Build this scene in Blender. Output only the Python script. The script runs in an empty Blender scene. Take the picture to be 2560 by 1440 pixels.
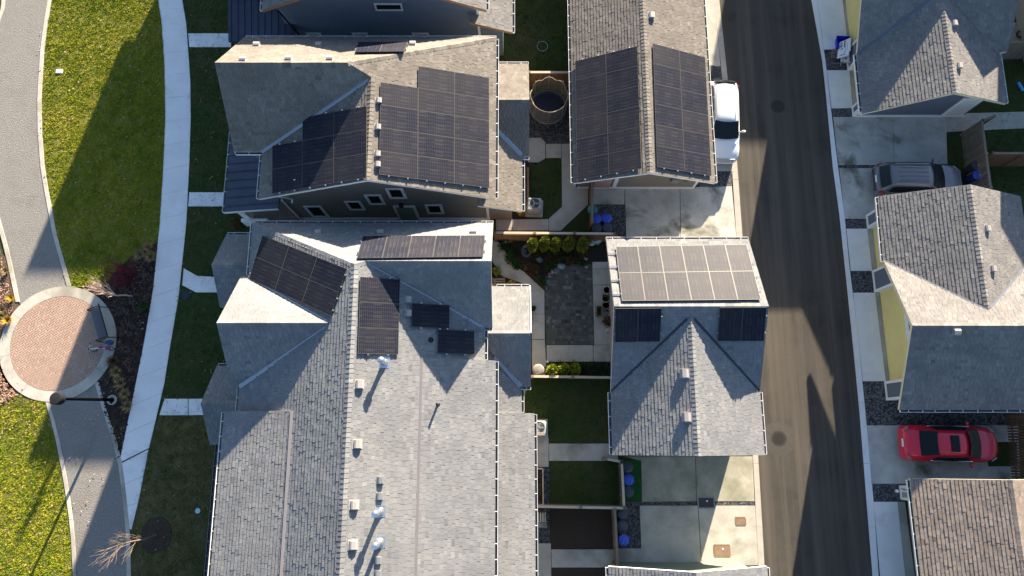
import bpy, bmesh, math, random
import numpy as np
from math import sin, cos, pi, atan, atan2, sqrt, hypot, floor, radians as R
from mathutils import Vector, Matrix
random.seed(11)
rnd = random.random
SC = bpy.context.scene
COL = SC.collection
# ---------------------------------------------------------------- survey: aerial photo pixel -> ground position (metres) at a known height
CH = 37.0; FL = 1750.0; TH = atan(375 / FL); CT, ST = cos(TH), sin(TH)
def ray(px, py):
    x = (px - 1280) / FL; y = -(py - 720) / FL
    return x, y * CT + ST, y * ST - CT
def U(px, py, z=0.0):
    dx, dy, dz = ray(px, py); t = (z - CH) / dz
    return Vector((t * dx, t * dy, z))
def UP(px, py, pl, off=0.0):                     # onto the plane z = a x + b y + c (+off)
    a, b, c = pl; dx, dy, dz = ray(px, py)
    t = (c + off - CH) / (dz - a * dx - b * dy)
    return Vector((t * dx, t * dy, CH + t * dz))
def UY(px, py, Y):                               # onto a wall facing south/north
    dx, dy, dz = ray(px, py); t = Y / dy
    return Vector((t * dx, Y, CH + t * dz))
def UX(px, py, X):
    dx, dy, dz = ray(px, py); t = X / dx
    return Vector((X, t * dy, CH + t * dz))
def G(pts, z=0.0): return [tuple(U(x, y, z))[:2] for x, y in pts]
def lerp(a, b, t): return a + (b - a) * t
# ---------------------------------------------------------------- materials
def mat(name, col, rough=0.85, col2=None, scale=8.0, stain=None, sscale=0.35, samt=(0.5, 0.72), bump=0.0, bscale=40.0,
        metal=0.0, spec=0.3, tones=None, coat=0.0, detail=6.0, alpha=1.0, vor=False, trans=0.0, lap=None, uvgrid=None, streak=None):
    m = bpy.data.materials.new(name); m.use_nodes = True
    nt = m.node_tree; N = nt.nodes; L = nt.links; b = N['Principled BSDF']
    def n(t, **k):
        o = N.new(t)
        for a, v in k.items():
            if hasattr(o, a): setattr(o, a, v)
            else: o.inputs[a].default_value = v
        return o
    def ramp(src, stops):
        r = N.new('ShaderNodeValToRGB'); e = r.color_ramp.elements
        while len(e) < len(stops): e.new(0.5)
        for i, (p, c) in enumerate(stops): e[i].position = p; e[i].color = (c[0], c[1], c[2], 1) if len(c) > 1 else (c[0],) * 3 + (1,)
        L.new(src, r.inputs[0]); return r.outputs[0]
    def mix(f, a, c, mode='MIX'):
        x = N.new('ShaderNodeMix'); x.data_type = 'RGBA'; x.blend_type = mode
        for s, v in ((0, f), (6, a), (7, c)):
            if isinstance(v, (int, float)): x.inputs[s].default_value = v
            elif isinstance(v, tuple): x.inputs[s].default_value = v + (1,)
            else: L.new(v, x.inputs[s])
        return x.outputs[2]
    tc = N.new('ShaderNodeTexCoord').outputs['Object']
    cur = tuple(col)
    if tones:
        at = n('ShaderNodeAttribute', attribute_name='tone')
        cur = ramp(at.outputs['Fac'], [(i / (len(tones) - 1), c) for i, c in enumerate(tones)])
    if col2 is not None:
        if vor:
            v = n('ShaderNodeTexVoronoi', Scale=scale); L.new(tc, v.inputs['Vector'])
            sp = N.new('ShaderNodeSeparateColor'); L.new(v.outputs['Color'], sp.inputs[0]); f = ramp(sp.outputs[0], [(0.25, (0,)), (0.85, (1,))])
        else:
            q = n('ShaderNodeTexNoise', Scale=scale, Detail=detail, Roughness=0.65); L.new(tc, q.inputs['Vector'])
            f = ramp(q.outputs[0], [(0.35, (0,)), (0.66, (1,))])
        cur = mix(f, cur, tuple(col2))
    if stain is not None:
        q = n('ShaderNodeTexNoise', Scale=sscale, Detail=5.0, Roughness=0.6, Distortion=0.4); L.new(tc, q.inputs['Vector'])
        cur = mix(ramp(q.outputs[0], [(samt[0], (0,)), (samt[1], (1,))]), cur, tuple(stain))
    if streak is not None:                       # long marks that run with the traffic
        mp = N.new('ShaderNodeMapping'); mp.inputs['Scale'].default_value = (1.6, 0.05, 1); mp.inputs['Rotation'].default_value = (0, 0, 0.03); L.new(tc, mp.inputs[0])
        q = n('ShaderNodeTexNoise', Scale=1.3, Detail=5.0, Roughness=0.6); L.new(mp.outputs[0], q.inputs['Vector'])
        cur = mix(ramp(q.outputs[0], [(0.42, (0,)), (0.68, (1,))]), cur, tuple(streak))
    if uvgrid is not None:                       # (columns, rows, line colour): cell lines of a solar panel
        uv = N.new('ShaderNodeTexCoord').outputs['UV']; sx = N.new('ShaderNodeSeparateXYZ'); L.new(uv, sx.inputs[0])
        fs = None
        for ax, (num, wd) in enumerate(((uvgrid[0], 0.05), (uvgrid[1], 0.09))):
            mu = n('ShaderNodeMath', operation='MULTIPLY'); mu.inputs[1].default_value = num; L.new(sx.outputs[ax], mu.inputs[0])
            fr = n('ShaderNodeMath', operation='FRACT'); L.new(mu.outputs[0], fr.inputs[0])
            sb = n('ShaderNodeMath', operation='SUBTRACT'); sb.inputs[1].default_value = 0.5; L.new(fr.outputs[0], sb.inputs[0])
            ab = n('ShaderNodeMath', operation='ABSOLUTE'); L.new(sb.outputs[0], ab.inputs[0])
            gt = n('ShaderNodeMath', operation='GREATER_THAN'); gt.inputs[1].default_value = 0.5 - wd; L.new(ab.outputs[0], gt.inputs[0])
            if fs is None: fs = gt.outputs[0]
            else:
                mx = n('ShaderNodeMath', operation='MAXIMUM'); L.new(fs, mx.inputs[0]); L.new(gt.outputs[0], mx.inputs[1]); fs = mx.outputs[0]
        cur = mix(fs, cur, tuple(uvgrid[2]))
        q = n('ShaderNodeTexNoise', Scale=0.9, Detail=3.0); L.new(tc, q.inputs['Vector'])
        cur = mix(ramp(q.outputs[0], [(0.4, (0,)), (0.7, (0.25,))]), cur, tuple(uvgrid[3]))
        oi = N.new('ShaderNodeObjectInfo'); cur = mix(ramp(oi.outputs['Random'], [(0, (0,)), (1, (.3,))]), cur, tuple(uvgrid[3]))     # every panel a little different
        def mth(op, a, b2=None):                 # short busbar glints, in rows
            k = n('ShaderNodeMath', operation=op)
            for i_, v_ in enumerate((a, b2)):
                if v_ is None: continue
                if isinstance(v_, (int, float)): k.inputs[i_].default_value = v_
                else: L.new(v_, k.inputs[i_])
            return k.outputs[0]
        da = mth('LESS_THAN', mth('FRACT', mth('MULTIPLY', sx.outputs[0], 6)), .5); db = mth('LESS_THAN', mth('FRACT', mth('MULTIPLY', sx.outputs[1], 40)), .22); dc = mth('GREATER_THAN', mth('SINE', mth('ADD', mth('MULTIPLY', sx.outputs[1], 12.6), mth('MULTIPLY', oi.outputs['Random'], 6.3))), .1); dd = mth('GREATER_THAN', mth('SINE', mth('ADD', mth('MULTIPLY', sx.outputs[0], 12.6), mth('MULTIPLY', oi.outputs['Random'], 40))), -.2)
        cur = mix(mth('MULTIPLY', mth('MULTIPLY', da, db), mth('MULTIPLY', dc, dd)), cur, tuple(uvgrid[4]))
    if isinstance(cur, tuple): b.inputs['Base Color'].default_value = cur + (1,)
    else: L.new(cur, b.inputs['Base Color'])
    b.inputs['Roughness'].default_value = rough; b.inputs['Metallic'].default_value = metal
    b.inputs['Specular IOR Level'].default_value = spec; b.inputs['Coat Weight'].default_value = coat
    if coat: b.inputs['Coat Roughness'].default_value = 0.06
    if alpha < 1: b.inputs['Alpha'].default_value = alpha
    h = None
    if bump:
        if vor: q = n('ShaderNodeTexVoronoi', Scale=bscale)
        else: q = n('ShaderNodeTexNoise', Scale=bscale, Detail=5.0, Roughness=0.7)
        L.new(tc, q.inputs['Vector']); h = q.outputs[0]
        bp = n('ShaderNodeBump', Strength=bump, Distance=0.05 if not lap else 0.02); L.new(h, bp.inputs['Height']); L.new(bp.outputs[0], b.inputs['Normal'])
    if lap:                                      # lap siding: one board every `lap` metres of height
        sx = N.new('ShaderNodeSeparateXYZ'); L.new(tc, sx.inputs[0])
        dv = n('ShaderNodeMath', operation='DIVIDE'); dv.inputs[1].default_value = lap; L.new(sx.outputs[2], dv.inputs[0])
        fr = n('ShaderNodeMath', operation='FRACT'); L.new(dv.outputs[0], fr.inputs[0])
        bp = n('ShaderNodeBump', Strength=1.0, Distance=0.03, invert=True); L.new(fr.outputs[0], bp.inputs['Height']); L.new(bp.outputs[0], b.inputs['Normal'])
    return m
# ---------------------------------------------------------------- mesh builder
class MB:
    def __init__(s): s.v = []; s.f = []; s.m = []; s.t = []; s.uv = {}
    def face(s, pts, m=0, t=0.5):
        i = len(s.v); s.v.extend(tuple(p) for p in pts); s.f.append(tuple(range(i, i + len(pts)))); s.m.append(m); s.t.append(t)
    def grid(s, rows, m=0, t=0.5, closed=False):
        i = len(s.v); w = len(rows[0])
        for r in rows: s.v.extend(tuple(p) for p in r)
        for a in range(len(rows) - 1):
            for b in range(w - (0 if closed else 1)):
                c = (b + 1) % w
                s.f.append((i + a * w + b, i + a * w + c, i + (a + 1) * w + c, i + (a + 1) * w + b)); s.m.append(m); s.t.append(t)
    def prism(s, poly, z0, z1, m=0, t=0.5, cap=True):
        ar = sum(poly[i][0] * poly[(i + 1) % len(poly)][1] - poly[(i + 1) % len(poly)][0] * poly[i][1] for i in range(len(poly)))
        if ar < 0: poly = poly[::-1]
        n = len(poly); i = len(s.v)
        s.v.extend((p[0], p[1], z0) for p in poly); s.v.extend((p[0], p[1], z1) for p in poly)
        for k in range(n):
            j = (k + 1) % n; s.f.append((i + k, i + j, i + n + j, i + n + k)); s.m.append(m); s.t.append(t)
        s.f.append(tuple(i + n + k for k in range(n))); s.m.append(m); s.t.append(t)
        if cap: s.f.append(tuple(i + n - 1 - k for k in range(n))); s.m.append(m); s.t.append(t)
    def slab(s, poly, pl, th, m=0, off=0.0):     # a roof deck: polygon on the plane, th thick downwards
        a, b, c = pl; ar = sum(poly[i][0] * poly[(i + 1) % len(poly)][1] - poly[(i + 1) % len(poly)][0] * poly[i][1] for i in range(len(poly)))
        if ar < 0: poly = poly[::-1]
        n = len(poly); i = len(s.v)
        for dz in (-th + off, off): s.v.extend((x, y, a * x + b * y + c + dz) for x, y in poly)
        for k in range(n):
            j = (k + 1) % n; s.f.append((i + k, i + j, i + n + j, i + n + k)); s.m.append(m); s.t.append(.5)
        s.f.append(tuple(i + n + k for k in range(n))); s.m.append(m); s.t.append(.5)
        s.f.append(tuple(i + n - 1 - k for k in range(n))); s.m.append(m); s.t.append(.5)
    def obox(s, c, ax, ay, az, m=0, t=0.5):      # centre and three half axes
        c = Vector(c); ax = Vector(ax); ay = Vector(ay); az = Vector(az); i = len(s.v)
        for sz in (-1, 1):
            for sx, sy in ((-1, -1), (1, -1), (1, 1), (-1, 1)): s.v.append(tuple(c + ax * sx + ay * sy + az * sz))
        for q in ((3, 2, 1, 0), (4, 5, 6, 7), (0, 1, 5, 4), (1, 2, 6, 5), (2, 3, 7, 6), (3, 0, 4, 7)):
            s.f.append(tuple(i + k for k in q)); s.m.append(m); s.t.append(t)
    def box(s, x0, x1, y0, y1, z0, z1, m=0, t=0.5):
        s.obox(((x0 + x1) / 2, (y0 + y1) / 2, (z0 + z1) / 2), ((x1 - x0) / 2, 0, 0), (0, (y1 - y0) / 2, 0), (0, 0, (z1 - z0) / 2), m, t)
    def bar(s, p, q, w, h, m=0, t=0.5, up=(0, 0, 1)):
        p = Vector(p); q = Vector(q); d = q - p; L = d.length
        if L < 1e-6: return
        d /= L; u = Vector(up)
        if abs(d.dot(u)) > 0.98: u = Vector((1, 0, 0))
        sd = d.cross(u).normalized(); uu = sd.cross(d)
        s.obox((p + q) / 2, d * L / 2, sd * w / 2, uu * h / 2, m, t)
    def tube(s, pts, rad, n=6, m=0, t=0.5, closed=False):
        pts = [Vector(p) for p in pts]; rows = []
        if not isinstance(rad, (list, tuple)): rad = [rad] * len(pts)
        pu = None
        for k, p in enumerate(pts):
            a = pts[k - 1] if (k > 0 or closed) else p; b = pts[(k + 1) % len(pts)] if (k < len(pts) - 1 or closed) else p
            d = (b - a).normalized()
            u = pu if pu is not None else (Vector((0, 0, 1)) if abs(d.z) < 0.9 else Vector((1, 0, 0)))
            sd = d.cross(u)
            if sd.length < 1e-5: sd = d.cross(Vector((0.3, 1, 0.2)))
            sd.normalize(); uu = sd.cross(d); pu = uu
            rows.append([p + (sd * cos(2 * pi * j / n) + uu * sin(2 * pi * j / n)) * rad[k] for j in range(n)])
        if closed: rows.append(rows[0])
        s.grid(rows, m, t, True)
        if not closed:
            s.face(rows[0][::-1], m, t); s.face(rows[-1], m, t)
    def lathe(s, c, prof, n=20, m=0, t=0.5, sx=1.0, sy=1.0):
        c = Vector(c)
        rows = [[c + Vector((r * cos(2 * pi * j / n) * sx, r * sin(2 * pi * j / n) * sy, z)) for j in range(n)] for r, z in prof]
        s.grid(rows, m, t, True)
        if prof[0][0] > 1e-4: s.face(rows[0][::-1], m, t)
        if prof[-1][0] > 1e-4: s.face(rows[-1], m, t)
    def blob(s, c, r, m=0, t=0.5, n=8, jit=0.15, seed=0):
        g = random.Random(seed); c = Vector(c)
        rows = []
        for a in range(n // 2 + 1):
            ph = -pi / 2 + pi * a / (n // 2)
            rows.append([c + Vector((r[0] * cos(ph) * cos(2 * pi * b / n) * (1 + g.uniform(-jit, jit)), r[1] * cos(ph) * sin(2 * pi * b / n) * (1 + g.uniform(-jit, jit)), r[2] * sin(ph) * (1 + g.uniform(-jit, jit) * .4))) for b in range(n)])
        s.grid(rows, m, t, True)
    def build(s, name, mats, parent=None, org=(0, 0, 0), smooth=False, sub=0, kind=None, bev=0.0):
        me = bpy.data.meshes.new(name)
        ox, oy, oz = org
        me.from_pydata([(a - ox, b - oy, c - oz) for a, b, c in s.v], [], s.f)
        if not isinstance(mats, (list, tuple)): mats = [mats]
        for k in mats: me.materials.append(k)
        if len(s.f):
            me.polygons.foreach_set('material_index', np.array(s.m, dtype=np.int32))
            at = me.attributes.new('tone', 'FLOAT', 'FACE'); at.data.foreach_set('value', np.array(s.t, dtype=np.float32))
            if smooth: me.polygons.foreach_set('use_smooth', np.ones(len(s.f), dtype=bool))
        me.update()
        o = bpy.data.objects.new(name, me); COL.objects.link(o)
        if parent is not None: o.parent = parent
        if kind: o['kind'] = kind
        if bev:
            md = o.modifiers.new('bevel', 'BEVEL'); md.width = bev; md.segments = 2; md.limit_method = 'ANGLE'
        if sub:
            md = o.modifiers.new('subdivision', 'SUBSURF'); md.levels = sub; md.render_levels = sub
        return o
def tag(o, label, cat, group=None):
    o['label'] = label; o['category'] = cat
    if group: o['group'] = group
    return o
def thing(name, label, cat, loc=(0, 0, 0), rotz=0.0, group=None):
    o = bpy.data.objects.new(name, None); COL.objects.link(o); o.empty_display_size = 0.3
    o.location = loc; o.rotation_euler = (0, 0, rotz)
    return tag(o, label, cat, group)
def dup(root, loc, rotz=None, label=None, scale=None):
    def cp(o, par):
        c = o.copy(); COL.objects.link(c); c.parent = par
        for ch in [k for k in bpy.data.objects if k.parent == o]: cp(ch, c)
        return c
    r = cp(root, None); r.location = loc
    if rotz is not None: r.rotation_euler = (0, 0, rotz)
    if scale is not None: r.scale = (scale,) * 3 if isinstance(scale, (int, float)) else scale
    if label: r['label'] = label
    return r
def struct(mb, name, m): return mb.build(name, m, kind='structure')
# ---------------------------------------------------------------- roofs
def clip(poly, cp):                              # Sutherland-Hodgman, cp convex and counter-clockwise
    out = poly
    for i in range(len(cp)):
        ax, ay = cp[i]; bx, by = cp[(i + 1) % len(cp)]
        inp = out; out = []
        if not inp: break
        ds = [(bx - ax) * (y - ay) - (by - ay) * (x - ax) for x, y in inp]
        for k in range(len(inp)):
            p, q = inp[k - 1], inp[k]; dp, dq = ds[k - 1], ds[k]
            if dq >= 0:
                if dp < 0: t = dp / (dp - dq); out.append((p[0] + (q[0] - p[0]) * t, p[1] + (q[1] - p[1]) * t))
                out.append(q)
            elif dp >= 0: t = dp / (dp - dq); out.append((p[0] + (q[0] - p[0]) * t, p[1] + (q[1] - p[1]) * t))
    return out
def shingles(mb, pl, polys, m=1, e=0.165, seed=1, thick=0.024, off=0.0):
    a, b, c = pl; g = hypot(a, b); gx, gy = a / g, b / g; ux, uy = gy, -gx; k = sqrt(1 + g * g)
    nx, ny, nz = -a / k, -b / k, 1 / k
    cps = []
    for poly in polys:
        q = [(x * ux + y * uy, (x * gx + y * gy) * k) for x, y in poly]
        ar = sum(q[i][0] * q[(i + 1) % len(q)][1] - q[(i + 1) % len(q)][0] * q[i][1] for i in range(len(q)))
        cps.append(q if ar > 0 else q[::-1])
    v0 = min(p[1] for q in cps for p in q); v1 = max(p[1] for q in cps for p in q)
    boxes = [(min(p[0] for p in q), max(p[0] for p in q), min(p[1] for p in q), max(p[1] for p in q)) for q in cps]
    def P(u, v, h):
        s_ = v / k; x = ux * u + gx * s_; y = uy * u + gy * s_
        return (x + nx * h, y + ny * h, a * x + b * y + c + off + nz * h)
    for r in range(int((v1 - v0) / e) + 1):
        ra, rb = v0 + r * e, v0 + (r + 1) * e
        gen = random.Random(seed * 7919 + r)
        act = [i for i, bx in enumerate(boxes) if bx[2] < rb and bx[3] > ra]
        if not act: continue
        u = min(boxes[i][0] for i in act) - gen.random() * 0.3; u1 = max(boxes[i][1] for i in act)
        while u < u1:
            w = gen.choice((0.18, 0.21, 0.24, 0.28)); tb = thick * gen.choice((0.7, 1.0, 1.0, 1.25)); tone = min(1, max(0, gen.gauss(0.5, 0.13)))
            rect = [(u + .005, ra), (u + w - .005, ra), (u + w - .005, rb), (u + .005, rb)]
            for i in act:
                if boxes[i][0] > u + w or boxes[i][1] < u: continue
                q = clip(rect, cps[i])
                if len(q) < 3: continue
                top = [P(x, y, 0.004 + tb * (1 - .75 * (y - ra) / e)) for x, y in q]; bot = [P(x, y, -0.004) for x, y in q]
                mb.face(top, m, tone)
                for j in range(len(q)):
                    n2 = (j + 1) % len(q)
                    if abs(q[j][1] - rb) < 1e-6 and abs(q[n2][1] - rb) < 1e-6: continue
                    mb.face((bot[j], bot[n2], top[n2], top[j]), m, tone)
            u += w
def plz(pl, x, y): return pl[0] * x + pl[1] * y + pl[2]
def caps(mb, p, q, pa, pb, m=1, w=0.16, seed=3):  # ridge and hip cap shingles from p to q (plan points); pa lies left of p->q
    p = Vector(p); q = Vector(q); d = q - p; L = d.length; d /= L; sd = Vector((-d.y, d.x)); g = random.Random(seed); n = max(1, int(L / 0.2))
    for i in range(n):
        s0 = p + d * (L * i / n); s1 = p + d * (L * (i + 1) / n + 0.03 if i < n - 1 else L); t = min(1, max(0, g.gauss(.5, .2)))
        zr0 = min(plz(pa, *s0), plz(pb, *s0)); zr1 = min(plz(pa, *s1), plz(pb, *s1))
        for sg, pl in ((1, pa), (-1, pb)):
            e0 = s0 + sd * w * sg; e1 = s1 + sd * w * sg
            pts = [(s0.x, s0.y, zr0 + .03), (s1.x, s1.y, zr1 + .045), (e1.x, e1.y, plz(pl, *e1) + .036), (e0.x, e0.y, plz(pl, *e0) + .02)]
            if sg < 0: pts = pts[::-1]
            mb.face(pts, m, t)
        e0 = s1 + sd * w; e1 = s1 - sd * w
        mb.face([(e0.x, e0.y, plz(pa, *e0) + .036), (s1.x, s1.y, zr1 + .045), (e1.x, e1.y, plz(pb, *e1) + .036), (e1.x, e1.y, plz(pb, *e1)), (s1.x, s1.y, zr1), (e0.x, e0.y, plz(pa, *e0))], m, t * .8)
class GM(MB):                                    # several gutter runs, each built as an object of its own
    def __init__(s): MB.__init__(s); s.runs = []
    def build(s, name, mats, parent=None, org=(0, 0, 0)):
        for r in s.runs: r.build(name, mats, parent, org)
        if s.f: MB.build(s, 'rake_board', mats, parent, org)
def gutter(mb, p, q, out, w=0.115, d=0.11, step=0.66):
    if isinstance(mb, GM): r_ = MB(); mb.runs.append(r_); mb = r_
    p = Vector(p); q = Vector(q); o = Vector((out[0], out[1], 0)); di = (q - p); L = di.length; di /= L
    a = p + o * .012; z = Vector((0, 0, 1))
    mb.bar(a + o * w - z * d * .5, a + o * w + di * L - z * d * .5, 0.015, d + .008, 0)
    mb.bar(a + o * .008 - z * (d * .5 + .02), a + o * .008 + di * L - z * (d * .5 + .02), 0.014, d, 1)
    mb.bar(a + o * w * .5 - z * d, a + o * w * .5 + di * L - z * d, w - .02, 0.012, 1)
    for e in (0, L): mb.bar(a + di * e - z * d * .5, a + di * e + o * w - z * d * .5, 0.012, d, 0)
    n = max(1, int(L / step))
    for i in range(n):
        s = di * (L * (i + .5) / n + random.uniform(-.06, .06)); mb.bar(a + s - z * .012, a + s + o * w - z * .008, 0.032, 0.012, 0)
def valley(mb, p, q, w=0.25):                    # metal valley flashing with a standing rib, p and q are 3-D
    p = Vector(p); q = Vector(q); z = Vector((0, 0, 1)); d = (q - p).normalized(); s = d.cross(z).normalized()
    for k in (-1, 1): mb.bar(p + s * k * w * .27 + z * .035, q + s * k * w * .27 + z * .035, w * .42, 0.012, 0)
    mb.bar(p + z * .045, q + z * .045, 0.05, 0.04, 0)
def gable(mb, x0, x1, y0, y1, ax, ze, zr, m=0, z0=0.0):   # wall volume with a gable at both ends
    if ax == 'y':
        c = (x0 + x1) / 2; pr = [(x0, z0), (x1, z0), (x1, ze), (c, zr), (x0, ze)]; A = [(x, y0, z) for x, z in pr]; B = [(x, y1, z) for x, z in pr]
    else:
        c = (y0 + y1) / 2; pr = [(y1, z0), (y0, z0), (y0, ze), (c, zr), (y1, ze)]; A = [(x0, y, z) for y, z in pr]; B = [(x1, y, z) for y, z in pr]
    mb.face(A, m); mb.face(B[::-1], m)
    for k in range(5): j = (k + 1) % 5; mb.face((A[j], A[k], B[k], B[j]), m)
# ---------------------------------------------------------------- palette
def shing(name, a, b, c, d): return mat(name, a, 0.93, tones=[a, b, c, d], bump=0.35, bscale=90, spec=0.15, stain=tuple(x * .86 for x in b), sscale=.5, samt=(.45, .75))
SH_GREY = shing('shingle_grey', (.115, .122, .132), (.175, .18, .188), (.22, .222, .224), (.275, .274, .27))
SH_TAN = shing('shingle_weathered_tan', (.105, .094, .083), (.158, .142, .125), (.205, .186, .163), (.25, .23, .20))
SH_BROWN = shing('shingle_brown', (.13, .105, .095), (.21, .172, .148), (.27, .222, .19), (.33, .275, .238))
SH_DARK = shing('shingle_slate', (.11, .108, .11), (.165, .16, .157), (.215, .205, .196), (.262, .25, .236))
WHITE = mat('white_trim', (.74, .74, .73), 0.5); CREAM = mat('cream_trim', (.62, .57, .40), 0.55); COPPER = mat('rust_fascia', (.36, .17, .08), 0.6)
OFFW = mat('weathered_white', (.6, .58, .54), .6)
GUT_IN = mat('gutter_inside', (.07, .08, .10), 0.5, spec=.4); GALV = mat('galvanised_flashing', (.34, .36, .40), 0.38, metal=.6, spec=.5)
TAUPE = mat('taupe_siding', (.205, .185, .155), 0.7, lap=0.16, col2=(.18, .165, .14), scale=1.2)
BLUEG = mat('blue_grey_siding', (.15, .19, .235), 0.7, lap=0.16, col2=(.13, .165, .21), scale=1.2)
CHARC = mat('charcoal_siding', (.115, .135, .17), 0.7, lap=0.16); OLIVE = mat('olive_siding', (.17, .20, .14), .7, lap=.16)
YELLOW = mat('yellow_paint', (.74, .63, .25), 0.6, col2=(.68, .575, .225), scale=1.0)
GREIGE = mat('greige_siding', (.33, .31, .28), .7, lap=.16); DKGREEN = mat('dark_green_siding', (.045, .055, .045), .7, lap=.16)
METALROOF = mat('navy_metal_roof', (.062, .068, .10), 0.38, metal=.35, spec=.5, col2=(.04, .045, .066), scale=.8)
GLASS = mat('window_glass', (.012, .018, .02), 0.06, spec=.7); STONE = mat('stone_base', (.42, .40, .37), .8)
SHADOWBOX = mat('porch_inside', (.05, .045, .04), .8)
CONC = mat('concrete', (.47, .445, .39), .9, col2=(.36, .34, .29), scale=1.1, stain=(.20, .19, .15), sscale=.45, samt=(.52, .76), bump=.12, bscale=30)
CONC2 = mat('pale_sidewalk', (.78, .78, .775), .88, col2=(.70, .70, .695), scale=1.1, stain=(.5, .49, .46), sscale=.6, samt=(.6, .85), bump=.12, bscale=30)
CONC3 = mat('damp_driveway', (.52, .505, .46), .75, col2=(.34, .335, .295), scale=.75, stain=(.12, .12, .085), sscale=.5, samt=(.52, .68), bump=.1, bscale=30, spec=.4)
CONC4 = mat('mossy_driveway', (.42, .395, .32), .8, col2=(.24, .23, .165), scale=.6, stain=(.15, .15, .085), sscale=.5, samt=(.52, .74), bump=.1, bscale=30)
CURB = mat('kerb_concrete', (.44, .40, .34), .9, col2=(.36, .33, .28), scale=2.0, bump=.15, bscale=25)
ASPH = mat('asphalt', (.058, .053, .046), .85, col2=(.078, .070, .060), scale=22, stain=(.042, .038, .034), sscale=.4, samt=(.52, .75), streak=(.105, .092, .076), bump=.6, bscale=70, spec=.12)
SOIL = mat('dark_soil', (.034, .026, .019), .95, col2=(.06, .045, .032), scale=14, bump=.8, bscale=18)
MULCH = mat('bark_mulch', (.026, .019, .016), .95, col2=(.07, .05, .038), scale=16, bump=1.0, bscale=22)
LEAFM = mat('leafy_mulch', (.06, .042, .03), .95, col2=(.17, .11, .07), scale=9, bump=1.0, bscale=16)
LAWN = mat('lawn_base', (.10, .115, .014), .95, col2=(.17, .16, .026), scale=5, bump=.7, bscale=14)
LAWNB = mat('brown_lawn_base', (.08, .076, .03), .95, col2=(.125, .105, .05), scale=2.5, stain=(.03, .042, .012), sscale=.4, bump=.7, bscale=14)
LAWND = mat('shaded_lawn_base', (.026, .046, .010), .95, col2=(.045, .06, .016), scale=3, stain=(.07, .06, .028), sscale=.35, bump=.7, bscale=14)  # lawn colour with the shade of the yards painted in
GRAVEL = mat('grey_gravel_path', (.25, .235, .215), .95, col2=(.17, .165, .158), scale=11, stain=(.185, .17, .15), sscale=.8, bump=.7, bscale=16, detail=9)
STONES = mat('dark_stone_strip', (.03, .033, .037), .9, col2=(.14, .14, .145), scale=17, vor=True, bump=.8, bscale=20)
STONES2 = mat('mixed_river_stone', (.03, .032, .035), .9, col2=(.16, .155, .15), scale=13, vor=True, bump=.9, bscale=15)
TURF = mat('green_mat', (.012, .10, .02), .95, col2=(.008, .075, .015), scale=20, bump=.4, bscale=60)
BRICK = mat('brick_paver', (.36, .20, .13), .9, tones=[(.33, .225, .17), (.38, .27, .21), (.44, .325, .26)], col2=(.36, .255, .195), scale=1.6, bump=.2, bscale=60)
PAVER = mat('charcoal_paver', (.06, .06, .06), .9, tones=[(.03, .03, .032), (.075, .075, .076), (.11, .11, .102), (.22, .22, .205)], col2=(.085, .088, .075), scale=1.4, bump=.2, bscale=60)
JOINT = mat('joint_sand', (.06, .04, .032), .95); JOINTD = mat('dark_joint', (.02, .02, .018), .95)
CEDAR = mat('cedar_boards', (.22, .115, .06), .8, tones=[(.15, .08, .045), (.22, .118, .062), (.29, .16, .09)], col2=(.17, .09, .05), scale=3)
GREYWOOD = mat('weathered_wood', (.20, .165, .13), .85, tones=[(.13, .105, .085), (.2, .165, .13), (.27, .225, .18)], col2=(.16, .13, .1), scale=3)
PALEWOOD = mat('pale_rail', (.48, .40, .30), .8)
BLACKM = mat('black_metal', (.018, .018, .02), .4, metal=.3, spec=.5); DARKP = mat('dark_plastic', (.03, .034, .04), .55)
SILVER = mat('bright_metal', (.62, .64, .66), .3, metal=.9); GREYM = mat('grey_metal', (.27, .28, .29), .45, metal=.5)
CELL = mat('solar_cells', (.005, .008, .021), 0.5, spec=.075, uvgrid=(6, 20, (.036, .037, .044), (.046, .042, .043), (.075, .073, .072)))
FRAME = mat('solar_frame', (.085, .08, .072), .45, spec=.3)
VENTM = mat('vent_hood', (.30, .285, .275), .6)
def grassm(name, tones, rough=.8): return mat(name, tones[0], rough, tones=tones, spec=.15)
GR_SUN = grassm('grass_blades', [(.14, .22, .014), (.26, .30, .018), (.37, .375, .034), (.50, .43, .07)])
GR_SHADE = grassm('shaded_grass_blades', [(.024, .075, .010), (.055, .115, .016), (.095, .14, .026), (.16, .15, .05)])  # darker copy of the blade colours, shade put into the tones
GR_LOW = grassm('worn_grass_blades', [(.07, .12, .02), (.14, .16, .035), (.21, .19, .06), (.27, .22, .09)])
LEAF_TONES = lambda n, *t: mat(n, t[0], .75, tones=list(t), spec=.2)
L_CEDAR = LEAF_TONES('cedar_foliage', (.06, .085, .010), (.13, .15, .016), (.23, .24, .028))
L_LIME = LEAF_TONES('lime_foliage', (.13, .16, .012), (.24, .27, .02), (.36, .38, .04))
L_GREEN = LEAF_TONES('green_foliage', (.012, .04, .008), (.03, .08, .015), (.06, .12, .03))
L_MIX = LEAF_TONES('autumn_foliage', (.05, .055, .012), (.11, .075, .025), (.16, .06, .035))
L_GOLD = LEAF_TONES('golden_foliage', (.30, .19, .02), (.45, .30, .03), (.55, .36, .06))
L_TAN = LEAF_TONES('tan_grass', (.16, .12, .05), (.28, .21, .09), (.42, .32, .15))
L_RED = LEAF_TONES('red_twig', (.11, .016, .03), (.20, .028, .05), (.30, .05, .075))
L_BIRCH = LEAF_TONES('pale_bark', (.35, .25, .2), (.5, .38, .32), (.62, .5, .44))
L_TWIG = LEAF_TONES('brown_bark', (.12, .092, .076), (.18, .138, .112), (.26, .20, .158))
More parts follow.
